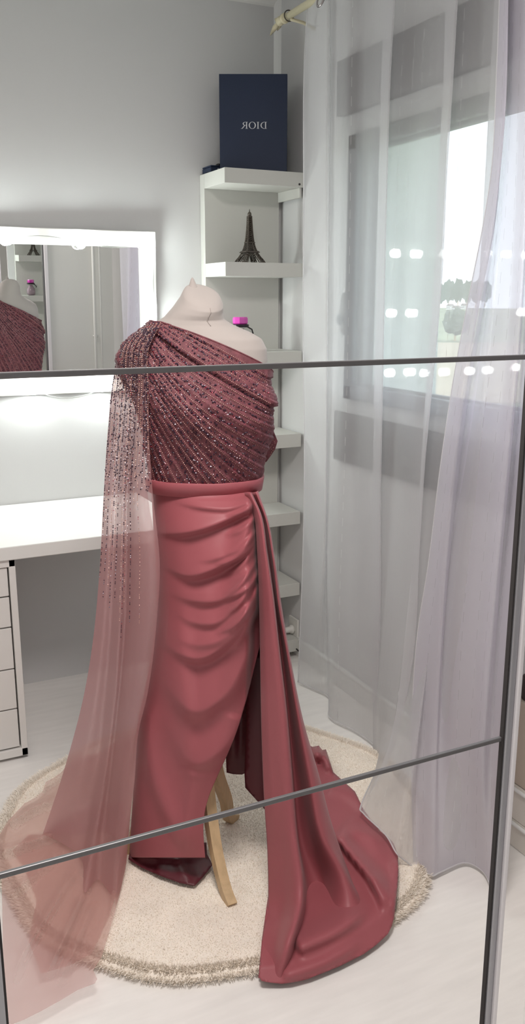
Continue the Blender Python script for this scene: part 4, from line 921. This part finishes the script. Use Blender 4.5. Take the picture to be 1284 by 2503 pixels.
for _ in range(1100):
    u, t = random.random(), random.random()**1.6*.27+.01; P = sl(u, t); k_ = random.random(); (sd1 if k_ < .75 else sg1 if k_ < .85 else sp1).append(P+VD)
beads('sleeve_pearls', sp1, .0015, M_pearl); beads('sleeve_sequins', sd1, .0020, M_dark); beads('sleeve_crystals', sg1, .0013, M_glint); beads('sleeve_red_sequins', sr1, .0015, M_red)
# pooled tulle on rug and floor
tp0 = ridge_fn([
 ([(262,1880),(240,1990),(212,2090),(203,2180)], .05, 7, 9), ([(206,2185),(150,2310),(115,2395)], .045, 7, 9), ([(300,1900),(285,2050),(278,2200),(265,2290)], .05, 9, 8), ([(250,2080),(228,2140),(205,2200)], .03, 6, 6),
 ([(-5,2085),(60,2062),(125,2040),(180,2020)], .045, 9, 11), ([(20,2015),(90,1972),(160,1950)], .04, 8, 10), ([(70,1950),(130,1905),(185,1875)], .03, 8, 9), ([(190,2120),(120,2230),(60,2330),(30,2420)], .03, 9, 11), ([(150,2080),(70,2150),(10,2200)], .03, 9, 9), ([(230,2200),(190,2300),(140,2420)], .025, 8, 9)])
tp = lambda x, y: .5*tp0(x, y)
pout = [(335,1790),(330,1850),(326,1920),(318,2000),(312,2080),(306,2130),(291,2192),(278,2240),(262,2295),(248,2340),(228,2372),(238,2393),(232,2404),(190,2420),(150,2444),(100,2472),(60,2492),(30,2504),(10,2500),(8,2400),(6,2250),(4,2150),(-8,2090),(-12,2060),(2,2035),(20,2006),(40,1985),(60,1964),(85,1950),(104,1935),(112,1912),(130,1902),(150,1888),(165,1870),(185,1850),(240,1840),(300,1800)]
sheet_poly(pout, 8, lambda x, y: at_zv(x, y, .036+tp(x, y))).build('tulle_pool', M_tulle_pool, gown, smooth=True, fix=False)
pin2 = [(300,1960),(316,2030),(300,2130),(270,2230),(225,2330),(170,2360),(100,2380),(70,2300),(90,2200),(60,2120),(30,2080),(70,2040),(105,2040),(180,1990),(240,1960)]
sheet_poly(pin2, 10, lambda x, y: at_zv(x, y, .031+.9*tp(x, y))).build('tulle_pool', M_tulle_pool, gown, smooth=True, fix=False)

for o_ in gown.children:
    d_ = {'cape_sleeve': 'sheer mauve tulle sleeve with bead strands', 'tulle_pool': 'sheer mauve tulle spread on the floor', 'bodice': 'pleated beaded one-shoulder bodice', 'belt': 'smooth satin belt', 'hem_lining': 'dark wine lining on the rug', 'inner_panel': 'dark wine inner panel behind the slit', 'floor_train': 'satin train lying on the floor'}.get(o_.name.split('.')[0])
    if d_: o_['label'] = d_

# ================================================================ storage seen past the door stile
def rbox(mb, x0, x1, y0, y1, z0, z1, r=.03, flare=0.0, n=6):
    def loop(z, g): 
        P = []
        for cx_, cy_, a0 in ((x1-r, y1-r, 0), (x0+r, y1-r, math.pi/2), (x0+r, y0+r, math.pi), (x1-r, y0+r, 1.5*math.pi)):
            for k in range(n+1): a = a0+math.pi/2*k/n; P.append((cx_+(r+g)*math.cos(a), cy_+(r+g)*math.sin(a), z))
        return P
    rows_ = [loop(z0, -flare), loop(z1, 0)]; m_ = len(rows_[0]); mb.add(rows_[0]+rows_[1], [(k, (k+1) % m_, m_+(k+1) % m_, m_+k) for k in range(m_)]+[tuple(range(m_))[::-1], tuple(range(m_, 2*m_))]); return loop
def bin_(z0, z1, label, x0=1.585, y1=1.70):
    t = thing('storage_bin', label, 'bin', (1.64, 1.45, z0), 'stacked bins past the stile')
    mb = MB(); loop = rbox(mb, x0, XR-.02, 1.12, y1, z0, z1, .028, .004); mb.build('bin_body', M_bin, t, smooth=False)
    MB().tube(loop(z1-.006, .004), .006, 8, closed=True).build('rim', M_trim, t, smooth=True)
bin_(.002, .085, 'lower white storage bin on the floor right of the stile')
bin_(.087, .19, 'upper white storage bin stacked right of the stile')
bb = MB(); rbox(bb, 1.592, XR-.02, 1.14, 1.69, .192, .44, .02); tag(bb.build('storage_box', M_beige, bevel=.002), 'tall beige box on the white bins right of the stile', 'box')
pc = thing('leather_pouch', 'small dark brown leather pouch on top of the beige box', 'pouch', (1.64, 1.5, .441))
pm = MB(); rbox(pm, 1.600, 1.67, 1.30, 1.674, .4415, .512, .014); pm.build('pouch_body', M_brown, pc, bevel=.004)
MB().tube([(1.635, 1.61, .50), (1.632, 1.60, .525), (1.63, 1.52, .535), (1.63, 1.44, .525), (1.63, 1.42, .50)], .006, 8).build('pouch_handle', M_brown, pc, smooth=True)

# ceiling lamp (out of frame, lights the room)
cl = thing('ceiling_lamp', 'round white ceiling lamp above the middle of the room', 'lamp', (0.40, 1.05, ZC))
MB().lathe([(.05, 0), (.06, .03), (.24, .05), (.25, .10), (.22, .112)][::-1] and [(.24, 0.02), (.24, .09), (.06, .10), (.05, ZC-2.53)], (0.40, 1.05, 2.53), 32).build('lamp_shell', M_trim, cl, smooth=True)
